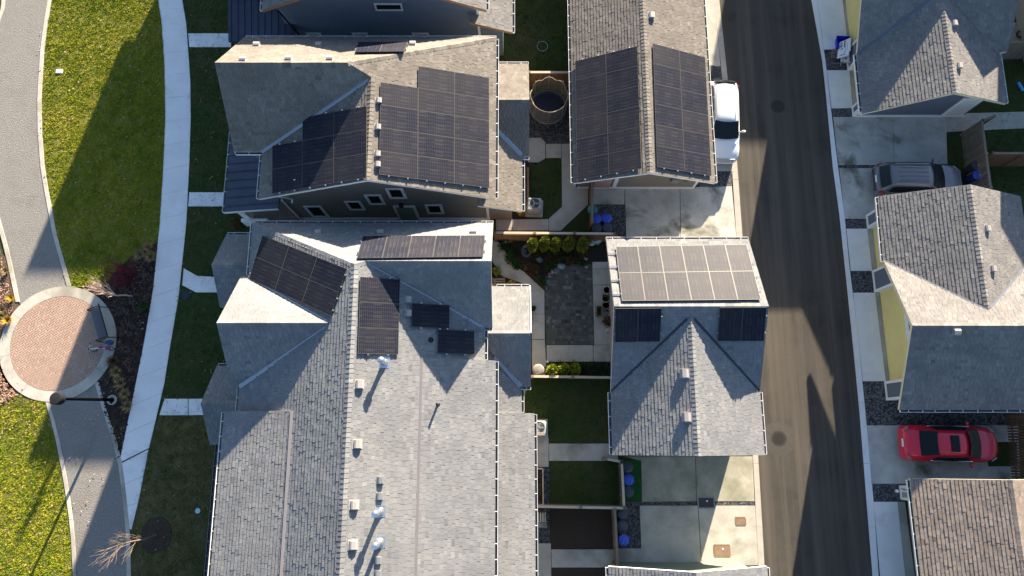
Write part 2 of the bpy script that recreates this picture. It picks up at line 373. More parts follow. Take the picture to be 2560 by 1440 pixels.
DRYLEAF = LEAF_TONES('dry_leaf', (.22, .11, .06), (.36, .21, .14), (.5, .34, .25))
# ---------------------------------------------------------------- roof fittings
def roof_mesh(root, planes, shm, trim=None, th=0.17, ridges=(), name='roof', seed=1, thick=0.024):
    """planes: list of (plane, [convex polygons], lift)"""
    org = root.location; mb = MB()
    for k, (pl, polys, off) in enumerate(planes):
        for poly in polys: mb.slab(poly, pl, th, 0, off)
        shingles(mb, pl, polys, 1, seed=seed * 31 + k, off=off, thick=thick)
    for k, (p, q, pa, pb) in enumerate(ridges): caps(mb, p, q, pa, pb, 1, seed=seed * 17 + k)
    return mb.build(name, [trim or WHITE, shm], root, org)
def box_vent(root, roof, px, py, pl, m=None, s=0.17, lab=None):
    p = UP(px, py, pl); a, b, c = pl; nrm = Vector((-a, -b, 1)).normalized(); dn = Vector((-a, -b, 0)).normalized(); dn.z = dn.x * a + dn.y * b; dn.normalize(); sd = nrm.cross(dn)
    mb = MB(); mb.obox(p + nrm * .02, sd * s * 1.25, dn * s * 1.3, nrm * .012, 0)
    mb.grid([[p + sd * x + dn * y + nrm * z for y, z in ((-s, .03), (-s * .95, .10), (-s * .6, .16), (s * .3, .20), (s * .95, .165), (s * 1.05, .12), (s * 1.05, .05))] for x in (-s, -s * .92, s * .92, s)], 0)
    for x in (-s, s): mb.face([p + sd * x + dn * y + nrm * z for y, z in ((-s, .03), (-s * .95, .10), (-s * .6, .16), (s * .3, .20), (s * .95, .165), (s * 1.05, .12), (s * 1.05, .05))], 0)
    o = mb.build('roof_vent', m or VENTM, roof, root.location)
    return o
def pipe_vent(root, roof, px, py, pl, h=0.45, r=0.05, m=None, name='vent_pipe'):
    p = UP(px, py, pl); mb = MB(); mb.lathe(p, [(r * 2.6, .01), (r * 2.4, .03), (r * 1.2, .14), (r, .15), (r, h), (r * .75, h), (r * .7, h - .12)], 14)
    return mb.build(name, m or BLACKM, roof, root.location, smooth=False)
def flue(root, roof, px, py, pl, h=0.9, tilt=None):
    p = UP(px, py, pl); mb = MB(); r = .085
    nrm = Vector((-pl[0], -pl[1], 1)).normalized(); mb.obox(p + nrm * .02, (.2, 0, .2 * pl[0]), (0, .24, .24 * pl[1]), nrm * .012, 0)
    mb.lathe(p, [(r * 2.0, .0), (r * 1.25, .22), (r * 1.05, .24), (r * 1.05, .3), (r, .3), (r, h * .72)], 18)
    mb.lathe(p, [(r * 1.5, h * .72), (r * 1.65, h * .74), (r * 1.65, h * .86), (r * 1.3, h * .86), (r * 1.3, h * .9), (r * 1.75, h * .91), (r * 1.6, h * .96), (r * .5, h), (0.0001, h)], 18)
    return mb.build('flue_pipe', SILVER, roof, root.location, smooth=False)
def window(root, a, b, face='S', bars=1, fr=0.14, out=0.05, glass=None, slide=False):
    """a, b opposite corners on the wall plane (3-D); frame is proud of the wall, the pane set back in it"""
    org = root.location; x0, x1 = sorted((a.x, b.x)); y0, y1 = sorted((a.y, b.y)); z0, z1 = sorted((a.z, b.z))
    mb = MB(); pn = MB()
    if face in 'SN':
        s = -1 if face == 'S' else 1; ya, yb = sorted((a.y + s * .004, a.y + s * out))
        mb.box(x0, x0 + fr, ya, yb, z0, z1); mb.box(x1 - fr, x1, ya, yb, z0, z1); mb.box(x0 + fr, x1 - fr, ya, yb, z1 - fr, z1); mb.box(x0 + fr, x1 - fr, ya, yb + (0 if s > 0 else 0), z0, z0 + fr)
        pn.box(x0 + fr, x1 - fr, min(a.y + s * .004, a.y + s * .018), max(a.y + s * .004, a.y + s * .018), z0 + fr, z1 - fr)
    else:
        s = -1 if face == 'W' else 1; xa, xb = sorted((a.x + s * .004, a.x + s * out))
        mb.box(xa, xb, y0, y0 + fr, z0, z1); mb.box(xa, xb, y1 - fr, y1, z0, z1); mb.box(xa, xb, y0 + fr, y1 - fr, z1 - fr, z1); mb.box(xa, xb, y0 + fr, y1 - fr, z0, z0 + fr)
        pn.box(min(a.x + s * .004, a.x + s * .018), max(a.x + s * .004, a.x + s * .018), y0 + fr, y1 - fr, z0 + fr, z1 - fr)
    w = mb.build('window', WHITE, root, org); pn.build('pane', glass or GLASS, w, org)
    return w
def downspout(root, p, q, m=None):
    mb = MB(); mb.bar(p, q, .08, .06); mb.box(q[0] - .04, q[0] + .04, q[1] - .2, q[1] + .03, q[2], q[2] + .06); return mb.build('downspout', m or WHITE, root, root.location)
# ---------------------------------------------------------------- the row of gabled two-storey houses (local frame of the middle one)
def row_house(dx, dy, name, label, shm, wallm, trim, detail=True, seed=1, fdx=0.0, south_porch=False):
    rt = thing(name, label, 'house', (-6.5 + dx, 15.5 + dy, 0), group='gabled houses of the row')
    X = lambda x: x + dx
    Y = lambda y: y + dy
    def PL(a, b, c): return (a, b, c - a * dx - b * dy)
    N = PL(0, -.95, 8.05 + .95 * 16.66); S = PL(0, .95, 8.05 - .95 * 16.66); W = PL(.44, 0, 7.6 + .44 * 6.45); E = PL(-.44, 0, 7.6 - .44 * 6.45)
    T = lambda *ps: [(X(x) + (fdx if x < -13 else 0), Y(y)) for x, y in ps]  # fdx moves the out-of-frame front gable west to place its shadow
    rf = roof_mesh(rt, [(N, [T((-13.5, 19.75), (-13.5, 16.66), (-7.47, 16.66), (-.8, 19.75))], 0),
        (E, [T((-6.45, 16.19), (-6.45, 11.2), (-.8, 11.2), (-.8, 16.19)), T((-7.47, 16.66), (-6.45, 16.19), (-.8, 16.19), (-.8, 19.75))], 0),
        (S, [T((-13.5, 16.66), (-13.5, 13.6), (-12.15, 13.6), (-6.45, 16.19), (-7.47, 16.66))], 0),
        (W, [T((-12.15, 13.6), (-12.15, 11.2), (-6.45, 11.2), (-6.45, 16.19))], 0)], shm, trim, ridges=[
        (T((-13.5, 16.66))[0], T((-7.47, 16.66))[0], N, S), (T((-7.47, 16.66))[0], T((-.8, 19.75))[0], N, E), (T((-6.45, 16.19))[0], T((-6.45, 11.2))[0], E, W), (T((-7.47, 16.66))[0], T((-6.45, 16.19))[0], E, S)], seed=seed)
    vb = MB(); valley(vb, (X(-6.6), Y(16.12), 7.53), (X(-12.15), Y(13.6), 5.14)); vb.build('valley_flashing', GALV, rf, rt.location)
    wl = MB(); gable(wl, X(-11.7), X(-1.25), Y(11.81), Y(16.5), 'y', 4.95, 7.2); gable(wl, X(-13.1) + fdx, X(-7.5), Y(14.05), Y(19.25), 'x', 5.0, 7.6); wl.box(X(-7.5), X(-1.25), Y(16.5), Y(19.25), 0, 4.9)
    wl.build('wall', wallm, rt, rt.location)
    tb = MB(); tb.box(X(-10.2), X(-3.0), Y(11.77), Y(11.806), 5.95, 6.12); tb.box(X(-1.36), X(-1.22), Y(11.765), Y(11.806), 0.25, 4.8); tb.box(X(-11.73), X(-1.2), Y(11.75), Y(11.806), .05, .28)
    tb.build('trim_board', WHITE, rt, rt.location)
    g = GM(); gutter(g, (X(-13.45) + fdx, Y(19.75), 5.07), (X(-.8), Y(19.75), 5.07), (0, 1)); gutter(g, (X(-13.45) + fdx, Y(13.6), 5.1), (X(-12.15), Y(13.6), 5.1), (0, -1)); gutter(g, (X(-12.15), Y(13.48), 5.05), (X(-12.15), Y(11.25), 5.05), (-1, 0)); gutter(g, (X(-.8), Y(11.25), 5.07), (X(-.8), Y(19.7), 5.07), (1, 0))
    g.build('gutter', [WHITE, GUT_IN], rt, rt.location)
    # porch at the front with a standing-seam metal roof
    pm = MB(); pp = PL(.20, 0, 2.85 + .20 * 14.7); pm.slab([(X(x), Y(y)) for x, y in ((-14.7, 19.6), (-14.7, 11.28), (-11.75, 11.28), (-11.75, 19.6))], pp, .14, 0)
    if south_porch:                              # wraps round with a slope to the south, seams running the other way
        pm = MB(); pq = PL(0, .22, 2.85 - .22 * 10.92); pm.slab([(X(x), Y(y)) for x, y in ((-14.75, 13.4), (-14.75, 10.92), (-11.2, 10.92), (-11.2, 13.4))], pq, .14, 0); pm.slab([(X(x), Y(y)) for x, y in ((-14.7, 19.6), (-14.7, 13.42), (-11.75, 13.42), (-11.75, 19.6))], pp, .14, 0)
        k = -14.6
        while k < -11.2: pm.bar((X(k), Y(10.92), plz(pq, 0, Y(10.92)) + .02), (X(k), Y(13.4), plz(pq, 0, Y(13.4)) + .02), .03, .05, 0); k += .36
        pm.bar((X(-14.75), Y(13.4), plz(pq, 0, Y(13.4)) + .03), (X(-11.2), Y(13.4), plz(pq, 0, Y(13.4)) + .03), .3, .06, 0)
    k = 11.6 if not south_porch else 13.7
    while k < 19.6: pm.bar((X(-14.7), Y(k), plz(pp, X(-14.7), 0) + .02), (X(-11.75), Y(k), plz(pp, X(-11.75), 0) + .02), .03, .05, 0); k += .46
    pr = pm.build('porch_roof', METALROOF, rt, rt.location)
    g = GM(); gutter(g, (X(-14.7), Y(11.3 if not south_porch else 13.5), 2.82), (X(-14.7), Y(19.6), 2.82), (-1, 0), w=.11)
    if not south_porch: g.bar((X(-14.75), Y(11.26), 2.76), (X(-11.75), Y(11.26), 3.35), .03, .17, 0)
    ''; g.build('porch_gutter', [WHITE, GUT_IN], rt, rt.location)
    for yy in (11.75, 15.6, 19.2): ps = MB(); ps.box(X(-14.45), X(-14.1), Y(yy) - .17, Y(yy) + .17, 0, 2.7); ps.build('porch_post', WHITE, rt, rt.location)
    ps = MB(); ps.box(X(-14.6), X(-13.2), Y(11.4), Y(11.57), 0, .9); ps.build('porch_wall', WHITE, rt, rt.location)
    pf = MB(); pf.box(X(-14.4), X(-11.72), Y(11.6), Y(19.3), 0, .42); pf.build('porch_floor', GREYWOOD, rt, rt.location)
    # lower roof and cross gable at the back
    LE = PL(-.40, 0, 3.2 + .40 * .52); GN = PL(0, -.42, 4.3 + .42 * 16.75); GS = PL(0, .42, 4.3 - .42 * 16.75)
    lo = roof_mesh(rt, [(LE, [T((-1.7, 12.0), (-1.7, 11.2), (.52, 11.2), (.52, 12.0)), T((-1.2, 15.8), (-1.2, 12.0), (.52, 12.0), (.52, 14.15))], 0), (GN, [T((-1.2, 19.4), (-1.2, 16.75), (.88, 16.75), (.88, 19.4))], 0), (GS, [T((-1.2, 16.75), (-1.2, 15.8), (.52, 14.15), (.88, 14.15), (.88, 16.75))], 0)], shm, trim, th=.15, ridges=[(T((-1.2, 16.75))[0], T((.88, 16.75))[0], GN, GS)], name='back_roof', seed=seed + 5)
    vb = MB(); valley(vb, (X(-1.1), Y(15.7), plz(GS, 0, Y(15.7))), (X(.5), Y(14.2), plz(GS, 0, Y(14.2)) + .02)); vb.build('valley_flashing', GALV, lo, rt.location)
    g = GM(); gutter(g, (X(.52), Y(11.25), 3.16), (X(.52), Y(14.1), 3.16), (1, 0)); gutter(g, (X(.52), Y(14.15), 3.18), (X(.88), Y(14.15), 3.18), (0, -1)); gutter(g, (X(-.7), Y(19.4), 3.18), (X(.88), Y(19.4), 3.18), (0, 1)); g.build('back_gutter', [WHITE, GUT_IN], rt, rt.location)
    bw = MB(); bw.box(X(-1.2), X(.0), Y(11.81), Y(18.9), 0, 3.1); bw.box(X(-.02), X(.42), Y(15.0), Y(18.9), 0, 3.1); bw.build('back_wall', wallm, rt, rt.location)
    if detail:
        ew = MB(); ew.box(X(.05), X(.62), Y(13.6), Y(14.05), 0, 1.0); ew.build('wood_step', CEDAR, rt, rt.location)
    return rt, rf, lo, dict(N=N, E=E, S=S, W=W, LE=LE)
RA, RFA, LOA, PA = row_house(0, 0, 'gabled_house', 'taupe sided house with weathered tan shingles and three black solar arrays', SH_TAN, TAUPE, WHITE, seed=1)
for px, py in ((608, 152), (722, 150), (825, 150), (642, 115), (797, 115), (1032, 113)): box_vent(RA, RFA, px, py, PA['N'], m=VENTM, s=.14)
for px, py in ((946, 253), (944, 319), (943, 386), (943, 412)): box_vent(RA, RFA, px, py, PA['E'], s=.12)
for (a, b) in (((757, 514), (825, 541)), ((859, 502), (915, 524)), ((909, 486), (965, 510)), ((962, 470), (1018, 495)), ((1061, 511), (1111, 533))): window(RA, UY(*a, 11.806), UY(*b, 11.806))
dr = MB(); q = UY(988, 527, 11.8); dr.box(q.x, q.x + 1.15, 11.74, 11.806, 0.1, 2.35); d0 = dr.build('side_door', WHITE, RA, RA.location)
dr = MB(); dr.box(q.x + .14, q.x + 1.01, 11.72, 11.738, .15, 2.2); dr.build('door_leaf', OLIVE, d0, RA.location)
dr = MB(); dr.box(q.x + .4, q.x + .6, 11.62, 11.806, 2.5, 2.72); dr.build('wall_lamp', BLACKM, RA, RA.location)
downspout(RA, (-11.62, 11.74, 3.4), (-11.62, 11.74, .2)); downspout(RA, (-11.2, 11.35, 5.0), (-11.05, 11.74, 3.5))
RH, RFH, LOH, PH = row_house(-.5, 9.94, 'gabled_house', 'blue-grey sided house at the top edge with navy metal porch roof and rust fascia', SH_DARK, BLUEG, COPPER, detail=False, seed=2, fdx=-1.15, south_porch=True)
window(RH, UY(936, 14, 21.746), UY(1010, 31, 21.746), fr=.09)
for x in (765, 880, 1030): window(RH, UY(x, 84, 21.746), UY(x + 45, 100, 21.746))
lat = MB()
for k in range(9): lat.box(-6.6 + k * .42, -6.5 + k * .42, 21.5, 21.56, .2, 1.5)
for z in (.3, .9, 1.45): lat.box(-6.6, -3.1, 21.56, 21.6, z, z + .06)
lat.build('trellis', GREYWOOD, RH, RH.location)
downspout(RH, (-11.95, 21.3, 4.9), (-11.3, 21.68, .3), BLACKM)
ROW_FAR, _, _, _ = row_house(-1.9, 20.0, 'gabled_house', 'third house of the row, standing beyond the blue-grey house at the top edge', SH_DARK, TAUPE, WHITE, detail=False, seed=3, fdx=-1.3)
RH.scale = (1, 1, 1.045); ROW_FAR.scale = (1, 1, 1.045)  # stretched taller so the shadows they cast reach further
# ---------------------------------------------------------------- the long grey duplex in front
RB = thing('duplex_house', 'long grey shingled duplex with solar panels turned at an angle, lower left of centre', 'house', (-6.75, 2, 0))
ZP, ZR, YR, kN = 7.85, 7.65, 7.48, 1.05; bN = (0, -kN, ZR + kN * YR); bS = (0, kN, ZR - kN * YR); kE = .513; bE = (-kE, 0, ZP - kE * 6.75); kW = .486; bW = (kW, 0, ZP + kW * 6.75); YP = YR - (ZP - ZR) / kN; XR = -6.75 + (ZP - ZR) / kE; YV = YR - (ZR - (ZP - kE * 5.5)) / kN
gY = 4.82; bGN = (0, -.87, 7.35 + .87 * gY); bGS = (0, .87, 7.35 - .87 * gY)
xg = -6.75 - (ZP - 7.35) / kW                            # where the front gable ridge dies into the west slope
zE = lambda x: plz(bE, x, 0)
bDE = (-.42, 0, zE(-3.95) - .42 * 3.95); bDW = (.30, 0, plz(bW, -9.4, 0) + .30 * 9.4)
yN = gY + (7.35 - 5.1) / .87
vN = lambda z: (-6.75 - (ZP - z) / kW, gY + (7.35 - z) / .87); vS = lambda z: (-6.75 - (ZP - z) / kW, gY - (7.35 - z) / .87)
RFB = roof_mesh(RB, [(bN, [[(-12.3, 10.02), (-6.75, YP), (XR, YR), (XR, 10.02)], [(XR, 10.02), (XR, YR), (-.9, YR), (-.9, 10.02)]], 0),
    (bS, [[(XR, YR), (-1.25, YV), (-.9, YV), (-.9, YR)]], 0),
    (bE, [[(-6.75, YP), (-6.75, 3.45), (-1.25, 3.45), (-1.25, YV), (XR, YR)], [(-6.75, 3.45), (-6.75, -13), (-3.95, -13), (-3.95, 3.45)]], 0),
    (bDE, [[(-3.95, 3.45), (-3.95, -13), (-.75, -13), (-.75, 3.45)]], .02),
    (bW, [[(-12.3, 10.02), (-12.3, vN(5.15)[1]), (xg, gY), (-6.75, gY), (-6.75, YP)], [(xg, gY), (-12.3, vS(5.15)[1]), (-12.3, 1.15), (-6.75, 1.15), (-6.75, gY)], [(-9.4, 1.15), (-9.4, -13), (-6.75, -13), (-6.75, 1.15)]], 0),
    (bDW, [[(-12.72, 1.15), (-12.72, -13), (-9.4, -13), (-9.4, 1.15)]], .02),
    (bGN, [[(-12.66, gY), (xg, gY), (-12.3, vN(5.15)[1]), (-12.66, yN)]], 0),
    (bGS, [[(-12.66, gY), (-12.66, 1.35), (-12.3, 1.35), (-12.3, gY)], [(-12.3, gY), (-12.3, vS(5.15)[1]), (xg, gY)]], 0)], SH_GREY, OFFW, ridges=[
    ((-12.3, 10.02), (-6.75, YP), bN, bW), ((-6.75, YP), (XR, YR), bN, bE), ((XR, YR), (-.9, YR), bN, bS), ((-6.75, YP), (-6.75, -13), bE, bW), ((-12.66, gY), (xg - .1, gY), bGN, bGS)], seed=4)
vb = MB(); valley(vb, (XR + .12, YR - .1, ZR - .1), (-1.3, YV + .03, ZP - kE * 5.45)); valley(vb, (xg - .15, gY - .1, 7.24), (vS(5.15)[0], vS(5.15)[1], 5.17)); valley(vb, (xg - .15, gY + .1, 7.24), (vN(5.15)[0], vN(5.15)[1], 5.17))
vb.build('valley_flashing', GALV, RFB, RB.location)
st = MB(); st.bar((-9.4, 1.15, plz(bDW, -9.4, 0) + .045), (-9.4, -13, plz(bDW, -9.4, 0) + .045), .17, .02); st.bar((-3.95, 3.45, plz(bDE, -3.95, 0) + .04), (-3.95, -13, plz(bDE, -3.95, 0) + .04), .12, .015)
st.build('flashing_strip', mat('mauve_flashing', (.18, .172, .178), .7), RFB, RB.location)
g = GM(); gutter(g, (-12.3, 10.02, plz(bN, 0, 10.02) - .02), (-.9, 10.02, plz(bN, 0, 10.02) - .02), (0, 1)); gutter(g, (-12.3, 10.0, 5.1), (-12.3, yN + .05, 5.1), (-1, 0)); gutter(g, (-12.3, 2.5, 5.1), (-12.3, 1.2, 5.1), (-1, 0)); gutter(g, (-12.72, 1.1, plz(bDW, -12.72, 0)), (-12.72, -13, plz(bDW, -12.72, 0)), (-1, 0))
gutter(g, (-1.25, 3.5, 5.0), (-1.25, YV - .1, 5.0), (1, 0)); gutter(g, (-1.25, YV, 5.0), (-.9, YV, 5.0), (0, -1)); gutter(g, (-.75, 3.4, plz(bDE, -.75, 0)), (-.75, -13, plz(bDE, -.75, 0)), (1, 0)); g.build('gutter', [WHITE, GUT_IN], RB, RB.location)
wl = MB(); wl.box(-11.85, -1.7, -12.5, 9.5, 0, 4.95); gable(wl, -6.0, -1.3, 5.5, 9.5, 'x', 4.8, 6.95, z0=4.7); wl.box(-12.2, -11.85, -12.5, 7.0, 0, 4.9); gable(wl, -12.3, -8, 2.9, 6.8, 'x', 4.85, 6.9, z0=4.8); gable(wl, -11.85, -1.7, -12.5, 6.5, 'y', 4.9, 7.2, z0=4.9); wl.build('wall', GREIGE, RB, RB.location)
# front porch gables and the metal strip between them
for k, (y0, xa) in enumerate(((8.17, -14.5), (1.56, -14.4))):
    n_ = (0, -.62, 4.2 + .62 * y0); s_ = (0, .62, 4.2 - .62 * y0); x1 = -11.9
    pr = roof_mesh(RB, [(n_, [[(xa, y0), (x1, y0), (x1, y0 + 1.85), (xa + .1, y0 + 1.85)]], 0), (s_, [[(xa, y0), (xa + .1, y0 - 1.85), (x1, y0 - 1.85), (x1, y0)]], 0)], SH_GREY, OFFW, ridges=[((xa, y0), (x1, y0), n_, s_)], name='porch_roof', seed=9 + k)
    g = GM(); gutter(g, (xa + .15, y0 + 1.85, 3.03), (-12.35, y0 + 1.85, 3.03), (0, 1)); g.build('porch_gutter', [WHITE, GUT_IN], RB, RB.location)
    pw = MB(); gable(pw, xa + .35, -11.9, y0 - 1.4, y0 + 1.4, 'x', 2.95, 3.8); pw.build('porch_wall', GREIGE, RB, RB.location)
mp = (.2, 0, 2.9 + .2 * 14.0); pm = MB(); pm.slab([(-14.0, -.3), (-14.0, -13), (-11.9, -13), (-11.9, -.3)], mp, .12)
k = -.7
while k > -13: pm.bar((-14, k, 2.92), (-11.9, k, 3.34), .03, .05); k -= .46
pm.build('metal_porch_roof', METALROOF, RB, RB.location)
g = GM(); gutter(g, (-14.0, -.3, 2.87), (-14.0, -13, 2.87), (-1, 0), w=.1); g.build('porch_gutter', [GREYM, GUT_IN], RB, RB.location)
# back porch gable and long back porch roof
LY = 4.82; n_ = (0, -.45, 4.3 + .45 * LY); s_ = (0, .45, 4.3 - .45 * LY); le = (-.38, 0, 3.2 + .38 * .45); le2 = (-.38, 0, 3.05 + .38 * 1.06)
LOB = roof_mesh(RB, [(n_, [[(-1.6, LY), (.9, LY), (.9, 7.32), (-1.6, 7.32)]], 0), (s_, [[(-1.6, LY), (-.9, 3.9), (.45, 2.4), (.9, 2.4), (.9, LY)]], 0), (le, [[(-1.6, 4.6), (-1.6, 1.15), (.45, 1.15), (.45, 2.4)]], 0), (le2, [[(-1.6, 1.15), (-1.6, -13), (1.06, -13), (1.06, 1.15)]], .02)], SH_GREY, OFFW, th=.15, ridges=[((-1.3, LY), (.9, LY), n_, s_)], name='back_roof', seed=14)
vb = MB(); valley(vb, (-.8, 3.78, 3.8), (.42, 2.42, 3.24)); vb.build('valley_flashing', GALV, LOB, RB.location)
g = GM(); gutter(g, (-.75, 7.32, 3.14), (.85, 7.32, 3.14), (0, 1)); gutter(g, (.45, 2.4, 3.18), (.9, 2.4, 3.18), (0, -1)); gutter(g, (.45, 2.3, 3.17), (.45, 1.2, 3.17), (1, 0)); gutter(g, (1.06, 1.1, 3.03), (1.06, -13, 3.03), (1, 0)); g.bar((.9, 7.32, 3.17), (.9, LY, 4.3), .04, .17, 0); g.build('back_gutter', [WHITE, GUT_IN], RB, RB.location)
bw = MB(); bw.box(-1.75, .35, 2.9, 6.9, 0, 3.05); bw.box(-1.75, .55, -12.5, .8, 0, 2.95); bw.build('back_wall', GREIGE, RB, RB.location)
for px, py in ((898, 961), (893, 1110), (885, 1262), (882, 1362), (950, 1200), (948, 1240), (944, 1400), (943, 1434)): box_vent(RB, RFB, px, py, bE, s=.16 if px < 900 else .13, m=VENTM if px < 900 else GREYM)
for px, py in ((1019, 749), (1019, 783)): box_vent(RB, RFB, px, py, bE, s=.13)
for px, py in ((796, 584), (951, 584), (1184, 582)): box_vent(RB, RFB, px, py, bN, s=.14)
pipe_vent(RB, RFB, 1077, 850, bE); pipe_vent(RB, RFB, 1095, 1012, bE, h=.55)
flue(RB, RFB, 962, 906, bE, h=1.0); flue(RB, RFB, 950, 1278, bE, h=1.15); flue(RB, RFB, 950, 1355, bE, h=1.15)
# ---------------------------------------------------------------- garages along the lane
def garage_door(root, X, y0, y1, h=2.1, m=None, face=-1):
    mb = MB(); n = 4
    for k in range(n):
        z0 = .03 + h * k / n; mb.box(min(X, X + face * .05), max(X, X + face * .05), y0, y1, z0 + .003, z0 + h / n - .003)
    d = mb.build('garage_door', m or YELLOW, root, root.location)
    return d
# garage between house and lane, solar on both slopes
RC = thing('detached_garage', 'long tan garage at the top with solar panels on both slopes, beside the white car', 'garage', (6.9, 18, 0))
cW = (.39, 0, 4.0 - .39 * 6.9); cE = (-.39, 0, 4.0 + .39 * 6.9)
RFC = roof_mesh(RC, [(cW, [[(3.2, 12.95), (6.9, 12.95), (6.9, 29), (3.2, 29)]], 0), (cE, [[(6.9, 12.95), (10.55, 12.95), (10.55, 29), (6.9, 29)]], 0)], SH_TAN, WHITE, ridges=[((6.9, 29), (6.9, 12.95), cE, cW)], seed=21)
wl = MB(); gable(wl, 3.65, 10.1, 13.65, 28.5, 'y', 2.4, 3.65); wl.build('wall', TAUPE, RC, RC.location)
tb = MB(); tb.box(10.0, 10.13, 13.6, 13.646, 0, 2.3); tb.box(5.55, 5.75, 13.6, 13.646, 0, 2.2); tb.box(3.62, 10.13, 13.59, 13.646, 0, .16); tb.build('trim_board', WHITE, RC, RC.location)
dr = MB(); dr.box(4.5, 5.4, 13.585, 13.646, .17, 2.2); dr.build('side_door', mat('dusty_rose_door', (.40, .25, .23), .6), RC, RC.location)
um = MB(); um.box(8.55, 8.95, 13.45, 13.646, 1.2, 1.75); um.build('meter_box', GREYM, RC, RC.location); um = MB(); um.box(9.25, 9.45, 13.52, 13.646, 1.3, 1.6); um.build('meter_box', DARKP, RC, RC.location)
g = GM(); gutter(g, (3.2, 13, plz(cW, 3.2, 0) - .03), (3.2, 29, plz(cW, 3.2, 0) - .03), (-1, 0)); gutter(g, (10.55, 13, plz(cE, 10.55, 0) - .03), (10.55, 29, plz(cE, 10.55, 0) - .03), (1, 0)); g.build('gutter', [WHITE, GUT_IN], RC, RC.location)
box_vent(RC, RFC, 1627, 40, cE, s=.16)
garage_door(RC, 10.105, 14.6, 17.2, m=WHITE, face=1); garage_door(RC, 10.105, 18.2, 20.8, m=WHITE, face=1)
# T-shaped garage in the middle
RD = thing('detached_garage', 'grey T-shaped garage in the middle with a glaring solar array along its ridge', 'garage', (8.35, 4.5, 0))
dN = (0, -.525, 5.0 + .525 * 5.98); dS = (0, .525, 5.0 - .525 * 5.98); dW = (.50, 0, 4.8 - .5 * 8.34); dE = (-.50, 0, 4.8 + .5 * 8.34)
RFD = roof_mesh(RD, [(dN, [[(4.75, 5.98), (11.93, 5.98), (11.93, 9.8), (4.75, 9.8)]], 0), (dS, [[(4.75, 5.98), (4.75, 2.2), (8.34, 5.6), (8.34, 5.98)], [(8.34, 5.98), (8.34, 5.6), (11.93, 2.2), (11.93, 5.98)]], 0),
    (dW, [[(4.75, 2.2), (4.75, -.79), (8.34, -.79), (8.34, 5.6)]], 0), (dE, [[(8.34, 5.6), (8.34, -.79), (11.93, -.79), (11.93, 2.2)]], 0)], SH_GREY, WHITE, ridges=[((4.75, 5.98), (11.93, 5.98), dN, dS), ((8.34, 5.45), (8.34, -.79), dE, dW)], seed=23)
vb = MB()
for x in (4.78, 11.9): vb.bar((8.34 + (x - 8.34) * .05, 5.43, 4.77), (x, 2.22, 3.06), .09, .03)
vb.build('valley_flashing', mat('dark_valley', (.03, .035, .045), .6), RFD, RD.location)
wl = MB(); gable(wl, 5.25, 11.45, -.2, 5.0, 'y', 2.85, 4.3); gable(wl, 5.2, 11.5, 2.7, 9.3, 'x', 2.85, 4.55); wl.build('wall', GREIGE, RD, RD.location)
g = GM(); gutter(g, (4.75, 9.8, 2.97), (11.93, 9.8, 2.97), (0, 1)); gutter(g, (4.75, 2.15, 2.98), (4.75, -.75, 2.98), (-1, 0)); gutter(g, (11.93, -.75, 2.98), (11.93, 2.15, 2.98), (1, 0)); g.build('gutter', [WHITE, GUT_IN], RD, RD.location)
for px, py in ((1712, 934), (1717, 1043)): box_vent(RD, RFD, px, py, dW, s=.19)
garage_door(RD, 11.505, 3.2, 5.7, face=1, m=OFFW); garage_door(RD, 11.505, 6.4, 8.9, face=1, m=OFFW)
# garages on the far side of the lane: white framed charcoal panels between yellow doors
def pier(root, X, y0, y1, h=2.35, wm=None):      # boxed pier standing proud of the recessed doors
    mb = MB(); mb.box(X, X + .42, y0, y1, 0, h + .1); c = mb.build('pier', WHITE, root, root.location)
    mb = MB(); mb.box(X - .03, X - .003, y0, y0 + .13, 0, h); mb.box(X - .03, X - .003, y1 - .13, y1, 0, h); mb.box(X - .029, X - .003, y0 + .13, y1 - .13, .02, .2); mb.build('pier_trim', WHITE, c, root.location)
    mb = MB(); mb.box(X - .014, X - .003, y0 + .13, y1 - .13, .2, h); mb.build('pier_panel', wm or CHARC, c, root.location)
RE = thing('detached_garage', 'charcoal garage with cream rakes and yellow doors, upper right beside the stacked signs', 'garage', (22.4, 21, 0))
eN = (0, -.62, 5.2 + .62 * 24.0); eS = (0, .62, 5.2 - .62 * 24.0); eW = (.445, 0, 4.5 - .445 * 22.42); eE = (-.445, 0, 4.5 + .445 * 22.42)
RFE = roof_mesh(RE, [(eN, [[(18.2, 24), (26.6, 24), (26.6, 27.6), (18.2, 27.6)]], 0), (eS, [[(18.2, 24), (18.55, 20.25), (22.42, 22.87), (22.42, 24)], [(22.42, 24), (22.42, 22.87), (26.2, 20.25), (26.6, 20.3), (26.6, 24)]], 0),
    (eW, [[(18.55, 20.25), (18.5, 16.75), (22.42, 17.05), (22.42, 22.87)]], 0), (eE, [[(22.42, 22.87), (22.42, 17.05), (26.15, 17.3), (26.2, 20.25)]], 0)], SH_DARK, CREAM, ridges=[((18.2, 24), (26.6, 24), eN, eS), ((22.42, 22.8), (22.42, 17.05), eE, eW)], seed=25)
vb = MB(); valley(vb, (22.2, 22.7, 4.42), (18.6, 20.28, 2.83), w=.2); vb.build('valley_flashing', CHARC, RFE, RE.location)
wl = MB(); gable(wl, 19.81, 25.7, 17.95, 24, 'y', 2.7, 4.1); gable(wl, 19.81, 25.7, 20.8, 27.1, 'x', 2.6, 4.7); wl.build('wall', CHARC, RE, RE.location)
tb = MB(); tb.box(19.42, 19.56, 17.9, 17.946, 0, 2.4); tb.box(19.561, 25.7, 17.89, 17.946, .02, .2); tb.build('trim_board', WHITE, RE, RE.location)
window(RE, UY(2372, 283, 17.946), UY(2442, 240, 17.946), 'S', fr=.14)
